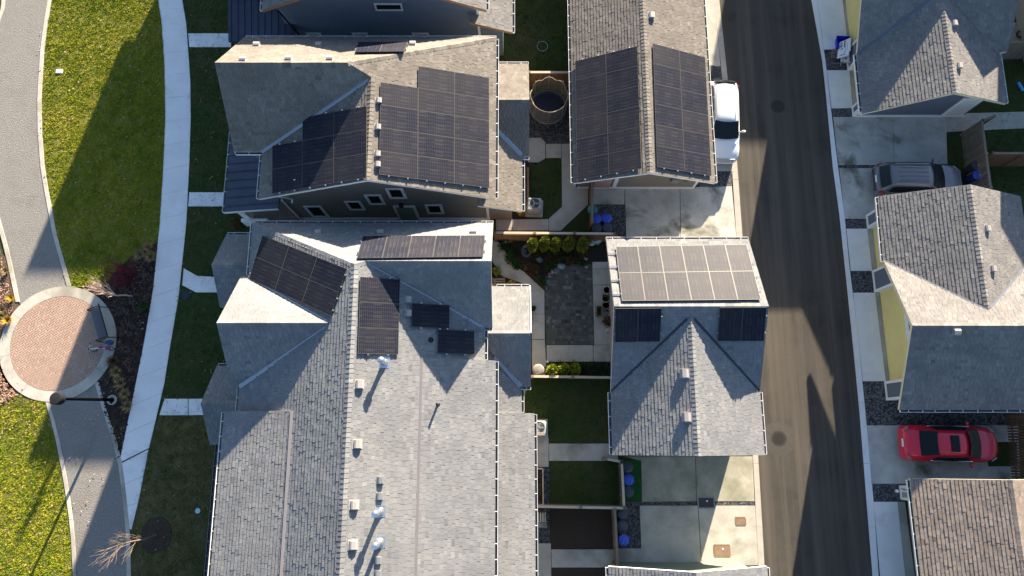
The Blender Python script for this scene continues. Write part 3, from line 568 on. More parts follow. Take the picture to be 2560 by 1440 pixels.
dr = MB(); q = UY(2402, 283, 17.9); dr.box(24.35, 25.5, 17.88, 17.946, .2, 2.25); o = dr.build('side_door', WHITE, RE, RE.location); dr = MB(); dr.box(24.5, 25.35, 17.86, 17.879, .3, 2.1); dr.build('door_leaf', OFFW, o, RE.location)
g = GM(); gutter(g, (18.55, 20.2, 2.76), (18.5, 16.85, 2.76), (-1, 0)); gutter(g, (26.15, 17.35, 2.82), (26.2, 20.2, 2.82), (1, 0)); g.build('gutter', [WHITE, GUT_IN], RE, RE.location)
for px, py in ((2383, 60), (2395, 166)): box_vent(RE, RFE, px, py, eE, s=.14)
ya, yb, yc = UX(2121, 122, 19.44).y, UX(2124, 172, 19.44).y, UX(2132, 270, 19.44).y
garage_door(RE, 19.8, ya + .1, 26.6, m=YELLOW); pier(RE, 19.44, yb, ya); garage_door(RE, 19.8, yc + .12, yb, m=YELLOW); pier(RE, 19.44, 17.95, yc + .1)
# the next one down
RF_ = thing('detached_garage', 'grey and tan L-roofed garage with yellow doors, right side between two parked cars', 'garage', (22.45, 6.5, 0))
fN = (0, -.6, 5.0 + .6 * 5.07); fS = (0, .6, 5.0 - .6 * 5.07); fW = (.46, 0, 4.5 - .46 * 22.45); fE = (-.46, 0, 4.5 + .46 * 22.45)
RFF = roof_mesh(RF_, [(fN, [[(18.5, 5.07), (22.45, 5.07), (22.45, 5.9), (18.72, 8.75)], [(22.45, 5.9), (22.45, 5.07), (31, 5.07), (31, 8.75), (26.1, 8.75)]], 0), (fS, [[(18.5, 5.07), (18.68, 1.34), (31, 1.34), (31, 5.07)]], 0),
    (fW, [[(18.82, 12.15), (18.72, 8.75), (22.45, 5.9), (22.45, 12.15)]], 0), (fE, [[(22.45, 12.15), (22.45, 5.9), (26.1, 8.75), (26.1, 12.15)]], 0)], SH_DARK, CREAM, ridges=[((18.5, 5.07), (31, 5.07), fN, fS), ((22.45, 12.15), (22.45, 5.95), fE, fW)], seed=27)
vb = MB(); vb.bar((22.3, 6.0, 4.47), (18.75, 8.72, 2.83), .06, .04); vb.bar((22.6, 6.0, 4.47), (26.1, 8.72, 2.83), .1, .03); vb.build('valley_flashing', CHARC, RFF, RF_.location)
wl = MB(); gable(wl, 19.92, 25.7, 5, 11.6, 'y', 2.75, 4.1); gable(wl, 19.92, 30.6, 1.9, 8.2, 'x', 2.65, 4.5); wl.build('wall', CHARC, RF_, RF_.location)
g = GM(); gutter(g, (18.82, 12.1, 2.78), (18.73, 8.7, 2.78), (-1, 0)); gutter(g, (18.75, 1.34, 2.73), (31, 1.34, 2.73), (0, -1)); g.build('gutter', [WHITE, GUT_IN], RF_, RF_.location)
for px, py in ((2465, 572), (2479, 672)): box_vent(RF_, RFF, px, py, fE, s=.14)
box_vent(RF_, RFF, 2390, 828, fS, s=.15)
fx = 19.57; yy = [UX(x, y, fx).y for x, y in ((2168, 548), (2169, 572), (2181, 677), (2187, 731), (2211, 954), (2217, 998))]
pier(RF_, fx, yy[1], yy[0] + .25); garage_door(RF_, fx + .33, yy[2], yy[1], m=YELLOW); pier(RF_, fx, yy[3], yy[2]); garage_door(RF_, fx + .33, yy[4], yy[3], m=YELLOW, h=2.0); pier(RF_, fx, 1.92, yy[4])
tb = MB(); tb.box(19.84, 19.915, 2.85, 8.0, 2.12, 2.36); tb.box(19.86, 19.915, 2.85, 8.0, 2.0, 2.119); tb.build('trim_board', WHITE, RF_, RF_.location)
for y in (yy[0] + .12, yy[5] + .1):
    lb = MB(); lb.lathe((fx - .16, y, 1.9), [(.05, 0), (.07, .05), (.07, .2), (.02, .24)], 10); lb.bar((fx, y, 2.05), (fx - .16, y, 2.12), .03, .03); lb.build('wall_lamp', BLACKM, RF_, RF_.location)
# brown roofed garage in the corner
RG = thing('detached_garage', 'brown shingled garage in the lower right corner below the red car', 'garage', (22.6, -7, 0))
gW = (.40, 0, 4.2 - .40 * 22.62); gE = (-.40, 0, 4.2 + .40 * 22.62)
RFG = roof_mesh(RG, [(gW, [[(18.85, -1.88), (18.85, -13), (22.62, -13), (22.62, -1.85)]], 0), (gE, [[(22.62, -1.85), (22.62, -13), (26.4, -13), (26.4, -1.88)]], 0)], SH_BROWN, CREAM, ridges=[((22.62, -13), (22.62, -1.85), gW, gE)], seed=29, thick=.026)
wl = MB(); gable(wl, 20.06, 25.6, -12.5, -2.38, 'y', 2.55, 3.85); wl.build('wall', DKGREEN, RG, RG.location)
g = GM(); gutter(g, (18.85, -1.95, 2.65), (18.85, -13, 2.65), (-1, 0)); g.build('gutter', [WHITE, GUT_IN], RG, RG.location)
pier(RG, 19.74, -3.05, -2.36, wm=GREIGE); garage_door(RG, 20.05, -7.5, -3.25, m=DKGREEN)
lb = MB(); lb.bar((19.7, -2.6, 2.3), (19.55, -2.6, .4), .07, .05); lb.lathe((19.42, -2.62, .25), [(.03, 0), (.075, .03), (.075, .14), (.03, .18)], 10); lb.build('downspout', WHITE, RG, RG.location)
# the garage whose gable just shows at the bottom edge
RI = thing('detached_garage', 'green gabled garage roof just entering at the bottom edge beside the lane', 'garage', (8.1, -9, 0))
iW = (.40, 0, 4.25 - .4 * 8.1); iE = (-.40, 0, 4.25 + .4 * 8.1)
RFI = roof_mesh(RI, [(iW, [[(4.45, -5.78), (4.45, -13), (8.1, -13), (8.1, -5.78)]], 0), (iE, [[(8.1, -5.78), (8.1, -13), (11.74, -13), (11.74, -5.78)]], 0)], SH_GREY, WHITE, ridges=[((8.1, -13), (8.1, -5.78), iW, iE)], seed=31)
wl = MB(); gable(wl, 4.95, 11.3, -12.5, -6.05, 'y', 2.6, 4.0); wl.build('wall', OLIVE, RI, RI.location)
g = GM(); gutter(g, (4.45, -5.85, 2.74), (4.45, -13, 2.74), (-1, 0)); gutter(g, (11.74, -5.85, 2.74), (11.74, -13, 2.74), (1, 0)); g.build('gutter', [WHITE, GUT_IN], RI, RI.location)
# neighbouring houses beyond the frame that throw the long shadows
def plain_house(name, label, x0, x1, y0, y1, ze, zr, ax, seed):
    rt = thing(name, label, 'house', ((x0 + x1) / 2, (y0 + y1) / 2, 0))
    if ax == 'x':
        c = (y0 + y1) / 2; k = (zr - ze) / (c - y0); a = (0, -k, zr + k * c); b = (0, k, zr - k * c)
        pls = [(a, [[(x0, c), (x1, c), (x1, y1), (x0, y1)]], 0), (b, [[(x0, c), (x0, y0), (x1, y0), (x1, c)]], 0)]
    else:
        c = (x0 + x1) / 2; k = (zr - ze) / (c - x0); a = (k, 0, zr - k * c); b = (-k, 0, zr + k * c)
        pls = [(a, [[(x0, y0), (c, y0), (c, y1), (x0, y1)]], 0), (b, [[(c, y0), (x1, y0), (x1, y1), (c, y1)]], 0)]
    mb = MB()
    for pl, ps, _ in pls: mb.slab(ps[0], pl, .17)
    mb.build('roof', SH_DARK, rt, rt.location)
    wl = MB(); gable(wl, x0 + .5, x1 - .5, y0 + .5, y1 - .5, ax, ze - .15, zr - .4); wl.build('wall', GREIGE, rt, rt.location)
    return rt
plain_house('lane_house', 'grey two-storey house across the lane, north of the charcoal garage', 19.3, 28, 38, 45.5, 5.2, 7.7, 'x', 41)
plain_house('lane_garage', 'plain garage north of the long tan garage, beyond the top edge', 2.9, 10.4, 30, 44, 3.0, 4.4, 'y', 44)
plain_house('main_house', 'two-storey house east of the charcoal garage', 31, 42, 29.7, 36.5, 5.2, 8.0, 'x', 42)
plain_house('main_house', 'two-storey house east of the grey and tan garage', 29.2, 41, 20.0, 29.0, 5.2, 8.0, 'x', 43)
# ---------------------------------------------------------------- ground sheets (traced on the ground plane)
gb = MB(); gb.face([(-900, -900, -.02), (900, -900, -.02), (900, 900, -.02), (-900, 900, -.02)]); struct(gb, 'ground', LAWND)
def sheet(name, m, polys, z):
    mb = MB()
    for p in polys: mb.prism(G(p), -.06, z)
    return struct(mb, name, m)
def slabs(name, m, L, Rr, z, gap=.012, step=1.42, closed=False):
    """concrete ribbon between two pixel polylines, cut into slabs by joints"""
    def res(pl, n):
        p = [U(*q) for q in pl]; d = [0]
        for i in range(1, len(p)): d.append(d[-1] + (p[i] - p[i - 1]).length)
        return d, p
    def at(d, p, s):
        s = s * d[-1]
        for i in range(1, len(p)):
            if s <= d[i] + 1e-9: return p[i - 1].lerp(p[i], (s - d[i - 1]) / max(1e-9, d[i] - d[i - 1]))
        return p[-1]
    dl, pl = res(L, 0); dr, pr = res(Rr, 0); n = max(1, round(max(dl[-1], dr[-1]) / step)); mb = MB()
    for k in range(n):
        e = gap / 2 / max(dl[-1], .1); s0, s1 = k / n + e, (k + 1) / n - e
        ss = [s0, lerp(s0, s1, .33), lerp(s0, s1, .66), s1]
        poly = [tuple(at(dl, pl, s))[:2] for s in ss] + [tuple(at(dr, pr, s))[:2] for s in ss[::-1]]
        mb.prism(poly, -.06, z + random.uniform(-.004, .004))
    return struct(mb, name, m)
# lawns
LAWN_W = [(118, -10), (105, 60), (97, 130), (92, 250), (94, 330), (102, 430), (115, 500), (132, 590), (152, 660), (168, 720), (262, 712), (285, 682), (312, 655), (352, 622), (395, 604), (402, 560), (412, 400), (416, 300), (414, 160), (407, 60), (397, -10)]
LAWN_SW = [(-60, 985), (60, 985), (120, 1000), (140, 1080), (160, 1180), (172, 1250), (183, 1330), (190, 1460), (-60, 1460)]
LAWN_MID = [(452, -10), (470, 200), (472, 400), (455, 620), (440, 740), (420, 870), (398, 1000), (370, 1120), (342, 1235), (322, 1330), (318, 1460), (560, 1460), (600, 1000), (620, 600), (640, 300), (640, -10)]
sheet('lawn', LAWN, [LAWN_W, LAWN_SW], 0.0); LAWN_LOW = [(399, 1039), (370, 1120), (342, 1235), (322, 1330), (318, 1460), (560, 1460), (560, 1039)]
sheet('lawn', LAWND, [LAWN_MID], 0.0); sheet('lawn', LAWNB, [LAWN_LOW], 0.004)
YARD1 = [(1232, -10), (1440, -10), (1440, 176), (1232, 176)]; YARD2 = [(1326, 404), (1364, 396), (1404, 396), (1405, 517), (1372, 547), (1290, 547), (1290, 404)]
YARD3 = [(1320, 946), (1545, 946), (1545, 1108), (1320, 1108)]; YARD4 = [(1373, 1153), (1556, 1153), (1556, 1260), (1373, 1260)]; TRI = [(1468, 514), (1472, 577), (1401, 577)]
YARDR = [(2370, 60), (2620, 60), (2620, 480), (2370, 480)]
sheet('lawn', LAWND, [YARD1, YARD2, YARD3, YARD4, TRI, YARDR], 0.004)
sheet('bare_soil', SOIL, [[(1375, 1270), (1540, 1270), (1540, 1373), (1375, 1373)], [(1378, 1419), (1540, 1419), (1540, 1470), (1378, 1470)]], 0.004)
# sidewalk, path, plaza
SWL = [(393, -30), (396, 0), (405, 60), (412, 160), (414, 300), (410, 400), (400, 560), (384, 720), (362, 850), (340, 960), (299, 1157)]
SWR = [(452, -30), (456, 0), (466, 60), (476, 200), (477, 300), (474, 400), (466, 560), (447, 740), (425, 870), (411, 960), (373, 1120)]
slabs('sidewalk', CONC2, SWL, SWR, .03)
slabs('sidewalk', CONC2, [(300, 1160), (312, 1240), (322, 1320)], [(372, 1123), (347, 1250), (329, 1325)], .03)
sheet('walkway', CONC2, [[(471, 84), (578, 84), (578, 118), (474, 118)], [(474, 481), (570, 481), (570, 516), (471, 516)], [(460, 671), (493, 690), (545, 693), (548, 731), (490, 731), (456, 713)], [(412, 997), (470, 997), (470, 1038), (399, 1038)], [(472, 997), (525, 997), (525, 1037), (472, 1038)]], .026)
PL_ = [(-40, 120), (-8, 60), (8, 0), (14, -30)]; 
ER = [(124, -30), (120, 0), (110, 60), (102, 120), (97, 190), (94, 250), (95, 330), (103, 430), (116, 500), (133, 590), (153, 660), (168, 716)]
EL2 = [(-30, 470), (-6, 560), (14, 630), (40, 755)]
sheet('gravel_path', GRAVEL, [[(12, -30), (124, -30), (120, 0), (110, 60), (102, 120), (97, 190), (94, 250), (95, 330), (103, 430), (116, 500), (133, 590), (153, 660), (172, 725), (145, 800), (60, 770), (42, 750), (14, 630), (-6, 560), (-60, 400), (-60, 160), (-8, 60)],
    [(110, 990), (262, 945), (266, 1030), (288, 1100), (303, 1165), (315, 1260), (322, 1340), (325, 1460), (190, 1460), (184, 1330), (173, 1250), (162, 1180), (142, 1080)]], 0.004)
def off(pl, d): return [(x + d, y) for x, y in pl]
slabs('path_edging', CONC, ER, [(x + (10 if y > -20 else 11), y - 0) for x, y in ER], .035, step=3.0)
slabs('path_edging', CONC, EL2, off(EL2, 10), .035, step=3.0)
slabs('path_edging', CONC, [(-40, 130), (-4, 50), (4, 20), (8, -30)], [(-30, 133), (3, 52), (12, 20), (17, -30)], .035, step=3.0)
e1 = [(114, 1003), (136, 1080), (156, 1180), (167, 1250), (178, 1330), (184, 1460)]; e2 = [(237, 955), (258, 1030), (282, 1100), (297, 1165), (309, 1260), (316, 1340), (318, 1460)]
slabs('path_edging', CONC, e1, off(e1, 9), .035, step=3.0); slabs('path_edging', CONC, e2, off(e2, 10), .035, step=3.0)
PC = Vector((-24.12, 4.93, 0)); PR0, PR1 = 2.53, 3.08
mb = MB(); n = 8
for k in range(n):
    a0, a1 = 2 * pi * k / n + .25, 2 * pi * (k + 1) / n + .25 - .004
    A = [a0 + (a1 - a0) * j / 10 for j in range(11)]
    mb.prism([(PC.x + PR1 * cos(a), PC.y + PR1 * sin(a)) for a in A] + [(PC.x + PR0 * cos(a), PC.y + PR0 * sin(a)) for a in A[::-1]], -.06, .045)
struct(mb, 'plaza_ring', CONC)
mb = MB(); mb.prism([(PC.x + PR0 * cos(2 * pi * k / 64), PC.y + PR0 * sin(2 * pi * k / 64)) for k in range(64)], -.06, .024); struct(mb, 'plaza_bed', JOINT)
def herring(mb, inside, edge, x0, x1, y0, y1, w, z, rot, cx, cy, gap=.016):
    """45-degree herringbone of w x 2w bricks"""
    ca, sa = cos(rot), sin(rot); n = int(max(x1 - x0, y1 - y0) / w) + 6; g = random.Random(5)
    for i in range(-n, n):
        for j in range(-n, n):
            k = (i - j) % 4                       # staircase pattern of horizontal and vertical bricks
            if k == 0: a, b, c, d = i, j, i + 2, j + 1
            elif k == 3: a, b, c, d = i, j, i + 1, j + 2
            else: continue
            x_, y_ = (a + c) / 2 * w, (b + d) / 2 * w
            X_, Y_ = cx + x_ * ca - y_ * sa, cy + x_ * sa + y_ * ca
            if not inside(X_, Y_): continue
            hx, hy = (c - a) * w / 2 - gap / 2, (d - b) * w / 2 - gap / 2
            q = clip([(X_ + sx * hx * ca - sy * hy * sa, Y_ + sx * hx * sa + sy * hy * ca) for sx, sy in ((-1, -1), (1, -1), (1, 1), (-1, 1))], edge)
            if len(q) > 2: mb.prism(q, z - .04, z + g.uniform(-.002, .002), 0, g.random(), cap=False)
mb = MB(); herring(mb, lambda x, y: hypot(x - PC.x, y - PC.y) < PR0 + .15, [(PC.x + (PR0 - .015) * cos(2 * pi * k / 72), PC.y + (PR0 - .015) * sin(2 * pi * k / 72)) for k in range(72)], -3, 3, -3, 3, .115, .045, R(38), PC.x, PC.y); struct(mb, 'plaza_brick_paving', BRICK)
# beds
BED = [(395, 606), (352, 625), (312, 658), (285, 685), (262, 712), (210, 712), (150, 860), (245, 955), (262, 1030), (285, 1100), (299, 1157), (340, 960), (362, 850), (384, 720)]
sheet('planting_bed', MULCH, [BED], .012)
sheet('leafy_bed', LEAFM, [[(-60, 600), (12, 640), (45, 760), (60, 800), (30, 990), (-60, 990)], [(-60, 870), (10, 880), (60, 960), (125, 1000), (60, 1010), (-60, 1020)]], .010)
mb = MB(); c = U(392, 1337); g = random.Random(3); mb.prism([(c.x + .78 * cos(2 * pi * k / 24) * g.uniform(.88, 1.1), c.y + .9 * sin(2 * pi * k / 24) * g.uniform(.88, 1.1)) for k in range(24)], -.05, .03); struct(mb, 'tree_mulch_ring', MULCH)
# lane with concrete gutters
LL = [(1796, -40), (1798, 0), (1812, 132), (1820, 208), (1832, 330), (1843, 410), (1856, 593), (1882, 900), (1897, 1174), (1911, 1411), (1913, 1480)]
LR = [(2024, -40), (2028, 0), (2044, 87), (2057, 163), (2067, 262), (2082, 420), (2097, 526), (2117, 715), (2136, 901), (2149, 1036), (2165, 1240), (2181, 1440), (2183, 1480)]
LLi = [(1783, -40), (1785, 0), (1799, 132), (1807, 208), (1820, 330), (1829, 407), (1841, 593), (1867, 900), (1882, 1140), (1896, 1411), (1899, 1480)]
LRi = [(2038, -40), (2042, 0), (2056, 102), (2065, 163), (2074, 248), (2095, 420), (2111, 540), (2123, 666), (2140, 800), (2152, 917), (2165, 1051), (2185, 1270), (2196, 1440), (2199, 1480)]
mb = MB(); mb.prism([tuple(U(x, y))[:2] for x, y in LL] + [tuple(U(x, y))[:2] for x, y in LR[::-1]], -.06, .008)
A = G([LL[0]])[0]; B = G([LR[0]])[0]; mb.prism([(A[0], A[1]), (B[0], B[1]), (B[0] - 1, 120), (A[0] - 1, 120)], -.06, .007); A = G([LL[-1]])[0]; B = G([LR[-1]])[0]; mb.prism([(A[0], A[1]), (B[0], B[1]), (B[0], -80), (A[0], -80)], -.06, .007)
struct(mb, 'lane', ASPH)
slabs('lane_gutter', CURB, LLi, LL, .022, step=3.2); slabs('lane_gutter', CONC2, LR, LRi, .022, step=3.2)
# west side of the lane
sheet('driveway', CONC, [[(1730, -20), (1783, -20), (1798, 132), (1801, 166), (1730, 166)]], .026)
sheet('driveway', CONC3, [[(1562, 469), (1699, 469), (1701, 596), (1566, 597)], [(1700.5, 469), (1829, 466), (1840.5, 594), (1702.5, 596)], [(1473, 472), (1561, 470), (1561, 511), (1473, 511)], [(1700, 395), (1828, 405), (1829, 428), (1700, 428)]], .026)
sheet('driveway', CONC4, [[(1560, 1141), (1738, 1141), (1740, 1253), (1605, 1254), (1603, 1152)], [(1739.5, 1141), (1881, 1141), (1886, 1253), (1741.5, 1253)]], .026)
sheet('driveway', CONC, [[(1599, 1264), (1744, 1264), (1753, 1414), (1605, 1414)], [(1745.5, 1264), (1887.5, 1264), (1895.5, 1413), (1754.5, 1414)], [(1545, 1371), (1604, 1371), (1604, 1413), (1545, 1413)]], .026)
sheet('stone_strip', STONES, [[(1479, 512), (1562, 512), (1566, 600), (1479, 600)], [(1604, 1254), (1887, 1254), (1887, 1263), (1599, 1263)], [(1545, 1254), (1603, 1254), (1599, 1263), (1603, 1371), (1545, 1371)], [(1735, 166), (1801, 166), (1830, 405), (1735, 405)], [(1740, 428), (1830, 428), (1830, 466), (1740, 466)], [(1340, 1272), (1374, 1272), (1374, 1358), (1340, 1358)], [(1358, 1168), (1374, 1168), (1374, 1262), (1358, 1262)], [(1320, 232), (1432, 232), (1432, 359), (1364, 359), (1353, 344), (1320, 344)]], .012)
mb = MB(); mb.prism(G([(1553, 1151), (1602, 1151), (1604, 1250), (1556, 1251)]), .0, .03); tag(mb.build('turf_mat', TURF), 'bright green turf mat under three wheeled bins', 'mat')
# yards
sheet('walkway', CONC, [[(1404, 360), (1440, 360), (1440, 470), (1470, 470), (1470, 512), (1401, 577), (1372, 577), (1372, 547), (1405, 517)], [(1365, 360), (1403, 360), (1403, 395), (1365, 395)], [(1282, 549), (1371, 548), (1371, 576), (1282, 576)], [(1240, 549), (1281, 549), (1281, 576), (1240, 576)], [(1320, 345), (1352, 345), (1363, 356), (1363, 396), (1347, 406), (1320, 406)]], .026)
sheet('walkway', CONC, [[(1228, 600), (1248, 606), (1290, 668), (1310, 680), (1361, 727), (1361, 785), (1330, 785), (1325, 715), (1255, 690), (1228, 650)], [(1330, 786), (1361.5, 786), (1362, 848), (1330, 848)], [(1330, 849.5), (1362, 849.5), (1366, 918), (1330, 918)], [(1366.5, 863), (1482, 863), (1483, 904), (1367, 904)], [(1483.5, 863), (1530, 863), (1530, 904), (1484, 904)], [(1481, 655), (1530, 655), (1530, 672), (1481, 672)], [(1481, 673), (1530, 673), (1530, 712), (1482, 712)], [(1482, 713), (1530, 713), (1530, 862), (1486, 862)]], .026)
sheet('walkway', CONC, [[(1372.5, 1109), (1545, 1109), (1545, 1152), (1373, 1152)], [(1334, 1095), (1371.5, 1095), (1371.5, 1167), (1335, 1167)], [(1340, 1358.5), (1377, 1358.5), (1378, 1450), (1340, 1450)], [(1378.5, 1373.5), (1543, 1373.5), (1543, 1418.5), (1379, 1418.5)]], .026)
PAT = [(1362, 729), (1363, 690), (1402, 662), (1479, 660), (1485, 862), (1366, 862)]
sheet('patio_bed', JOINTD, [PAT, [(1477, 598), (1528, 598), (1528, 654), (1477, 654)]], .014)
pw = G(PAT); mb = MB(); g = random.Random(9)
cc = pw if sum(pw[i][0] * pw[(i + 1) % 6][1] - pw[(i + 1) % 6][0] * pw[i][1] for i in range(6)) > 0 else pw[::-1]
x0, x1, y0, y1 = min(p[0] for p in cc), max(p[0] for p in cc), min(p[1] for p in cc), max(p[1] for p in cc); yy_ = y0
while yy_ < y1:                                   # random rectangular pavers, row by row
    h = g.choice((.12, .2, .2)); xx = x0 - g.random() * .2
    while xx < x1:
        w = g.choice((.12, .2, .2, .3)); q = clip([(xx + .004, yy_ + .004), (xx + w - .004, yy_ + .004), (xx + w - .004, yy_ + h - .004), (xx + .004, yy_ + h - .004)], cc)
        if len(q) > 2: mb.prism(q, .01, .03 + g.uniform(-.002, .003), 0, min(1, max(0, g.gauss(.45, .27))), cap=False)
        xx += w
    yy_ += h
struct(mb, 'patio_paving', PAVER)
sheet('planting_bed', MULCH, [[(1232, 598), (1477, 598), (1477, 660), (1402, 662), (1363, 690), (1362, 728), (1310, 678), (1292, 668), (1250, 606)], [(1228, 655), (1256, 692), (1300, 716), (1228, 716)], [(1367, 905), (1527, 905), (1527, 940), (1367, 940)], [(1318, 905), (1366, 919), (1366, 940), (1318, 940)], [(1288, 400), (1326, 404), (1320, 548), (1284, 548)], [(1228, 20), (1262, 20), (1255, 75), (1228, 75)]], .010)
# east side of the lane
sheet('driveway', CONC2, [[(2040, -20), (2104, -20), (2120, 122), (2060, 124)], [(2067, 176), (2123, 176), (2131, 270), (2079, 271)], [(2116, 572), (2168, 572), (2180, 677), (2127, 677)], [(2133, 732), (2187, 732), (2214, 953), (2157, 953)], [(2184, 1254.5), (2243, 1254.5), (2266, 1470), (2203, 1470)]], .026)
sheet('driveway_threshold', CONC, [[(2105, -20), (2124, -20), (2135, 122), (2121, 122)], [(2124, 176), (2136, 176), (2142, 270), (2132, 270)], [(2169, 572), (2190, 572), (2200, 677), (2181, 677)], [(2188, 732), (2210, 732), (2235, 953), (2215, 953)], [(2244, 1254.5), (2262, 1254.5), (2290, 1470), (2267, 1470)]], .022)
sheet('driveway', CONC3, [[(2083, 293), (2230, 293), (2235, 412), (2096, 413)], [(2231, 293), (2364, 292), (2368, 410), (2236, 412)], [(2098, 421), (2380, 421), (2390, 547), (2112, 547)]], .026)
sheet('driveway', CONC3, [[(2167, 1063.5), (2545, 1063), (2550, 1210), (2178, 1209)]], .026)
sheet('walkway', CONC, [[(2365, 285), (2620, 278), (2620, 318), (2365, 330)], [(2500, 60), (2620, 50), (2620, 105), (2500, 105)]], .024)
sheet('stone_strip', STONES, [[(2060, 124.5), (2136, 123), (2136, 175), (2067, 175.5)], [(2079, 271.5), (2150, 271), (2150, 292.5), (2082, 292.5)], [(2097, 413.5), (2380, 411), (2380, 420.5), (2098, 420.5)], [(2112, 547.5), (2190, 547.5), (2190, 571.5), (2116, 571.5)], [(2127, 677.5), (2210, 677.5), (2210, 731.5), (2133, 731.5)], [(2179, 1209.5), (2260, 1209.5), (2260, 1254), (2184, 1254)]], .012)
sheet('stone_strip', STONES2, [[(2157, 953.5), (2620, 953.5), (2620, 1063), (2167, 1063)]], .014)
mb = MB(); mb.prism(G([(2462, 1106), (2540, 1104), (2542, 1166), (2470, 1166)]), 0, .034); struct(mb, 'grass_patch', LAWND)
# ---------------------------------------------------------------- small ground covers and lids
IRON = mat('cast_iron', (.045, .038, .034), .75, metal=.2)
def manhole(px, py, label):
    p = U(px, py); o = thing('manhole_cover', label, 'manhole', (p.x, p.y, .01), group='manhole covers in the lane')
    mb = MB(); mb.lathe((0, 0, 0), [(.40, -.02), (.40, .006), (.335, .008), (.33, .002)], 32); mb.build('rim', IRON, o)
    mb = MB(); mb.lathe((0, 0, 0), [(.325, -.02), (.325, .004), (.0001, .006)], 32)
    for i in range(-5, 6):
        for j in range(-5, 6):
            if hypot(i, j) < 5.2: mb.box(i * .056 - .018, i * .056 + .018, j * .056 - .018, j * .056 + .018, .004, .014)
    mb.build('cover', IRON, o)
mb = MB(); c_ = U(1947, 1096); mb.lathe((c_.x, c_.y, .0), [(.46, .0125), (.62 , .0123), (.86, .0085)], 32); struct(mb, 'asphalt_collar', mat('pale_asphalt', (.078, .070, .060), .9, col2=(.058, .053, .046), scale=9, bump=.5, bscale=60))
manhole(1944, 266, 'cast iron manhole cover in the shaded upper lane'); manhole(1947, 1096, 'cast iron manhole cover in the sunlit lower lane')
RUSTL = mat('rusty_lid', (.25, .165, .105), .8, col2=(.19, .125, .085), scale=6); DARKL = mat('dark_lid', (.05, .045, .045), .7)
def lid(px0, py0, px1, py1, m, label, dot=True):
    a = U(px0, py0); b = U(px1, py1); c = (a + b) / 2; o = thing('utility_cover', label, 'utility cover', (c.x, c.y, .02), group='utility covers in the driveways')
    w, h = abs(b.x - a.x) / 2, abs(b.y - a.y) / 2; mb = MB()
    for s in (-1, 1): mb.box(-w, w, s * h - .03, s * h + .03, -.03, .022); mb.box(s * w - .03, s * w + .03, -h + .03, h - .03, -.03, .0215)
    mb.build('frame', GREYM if m is DARKL else m, o); mb = MB(); mb.box(-w + .035, w - .035, -h + .035, h - .035, -.03, .018); mb.build('lid', m, o, bev=.006)
    if dot: mb = MB(); mb.lathe((w * .12, h * .3, .018), [(.045, 0), (.045, .008), (.0001, .01)], 14); mb.build('plug', WHITE, o)
lid(1744, 1243, 1786, 1270, DARKL, 'dark utility cover across the stone strip between the two driveways'); lid(1838, 1293, 1864, 1312, RUSTL, 'small rusty utility cover without a plug', False); lid(1784, 1362, 1825, 1390, RUSTL, 'large rusty utility cover with a white plug')
def disc(name, px, py, r, m, label, cat, z=.03, m2=None):
    p = U(px, py); o = thing(name, label, cat, (p.x, p.y, 0)); mb = MB(); mb.lathe((0, 0, 0), [(r, -.02), (r, z), (r * .82, z + .012), (r * .8, z + .004)], 24); mb.build('rim', m, o); mb = MB(); mb.lathe((0, 0, 0), [(r * .79, 0), (r * .79, z + .006), (.0001, z + .012)], 24); mb.build('lid', m2 or m, o)
disc('access_lid', 495, 1277, .17, DARKP, 'pale round access lid in the lawn by the long house', 'access lid', m2=mat('pale_blue_lid', (.42, .62, .66), .5)); disc('access_lid', 465, 738, .26, DARKP, 'dark round lid in the lawn beside the curved walkway', 'access lid'); 
p = U(149, 179); o = thing('valve_box', 'small pale valve box lid in the sunlit lawn', 'valve box', (p.x, p.y, 0)); mb = MB(); mb.box(-.2, .2, -.13, .13, -.02, .05); mb.build('box', WHITE, o, bev=.02); mb = MB(); mb.box(-.15, .15, -.09, .09, .05, .058); mb.build('lid', OFFW, o)
disc('drain_cover', 1779, 180, .43, DARKP, 'dark round drain cover by the garage wall above the white car', 'drain cover')
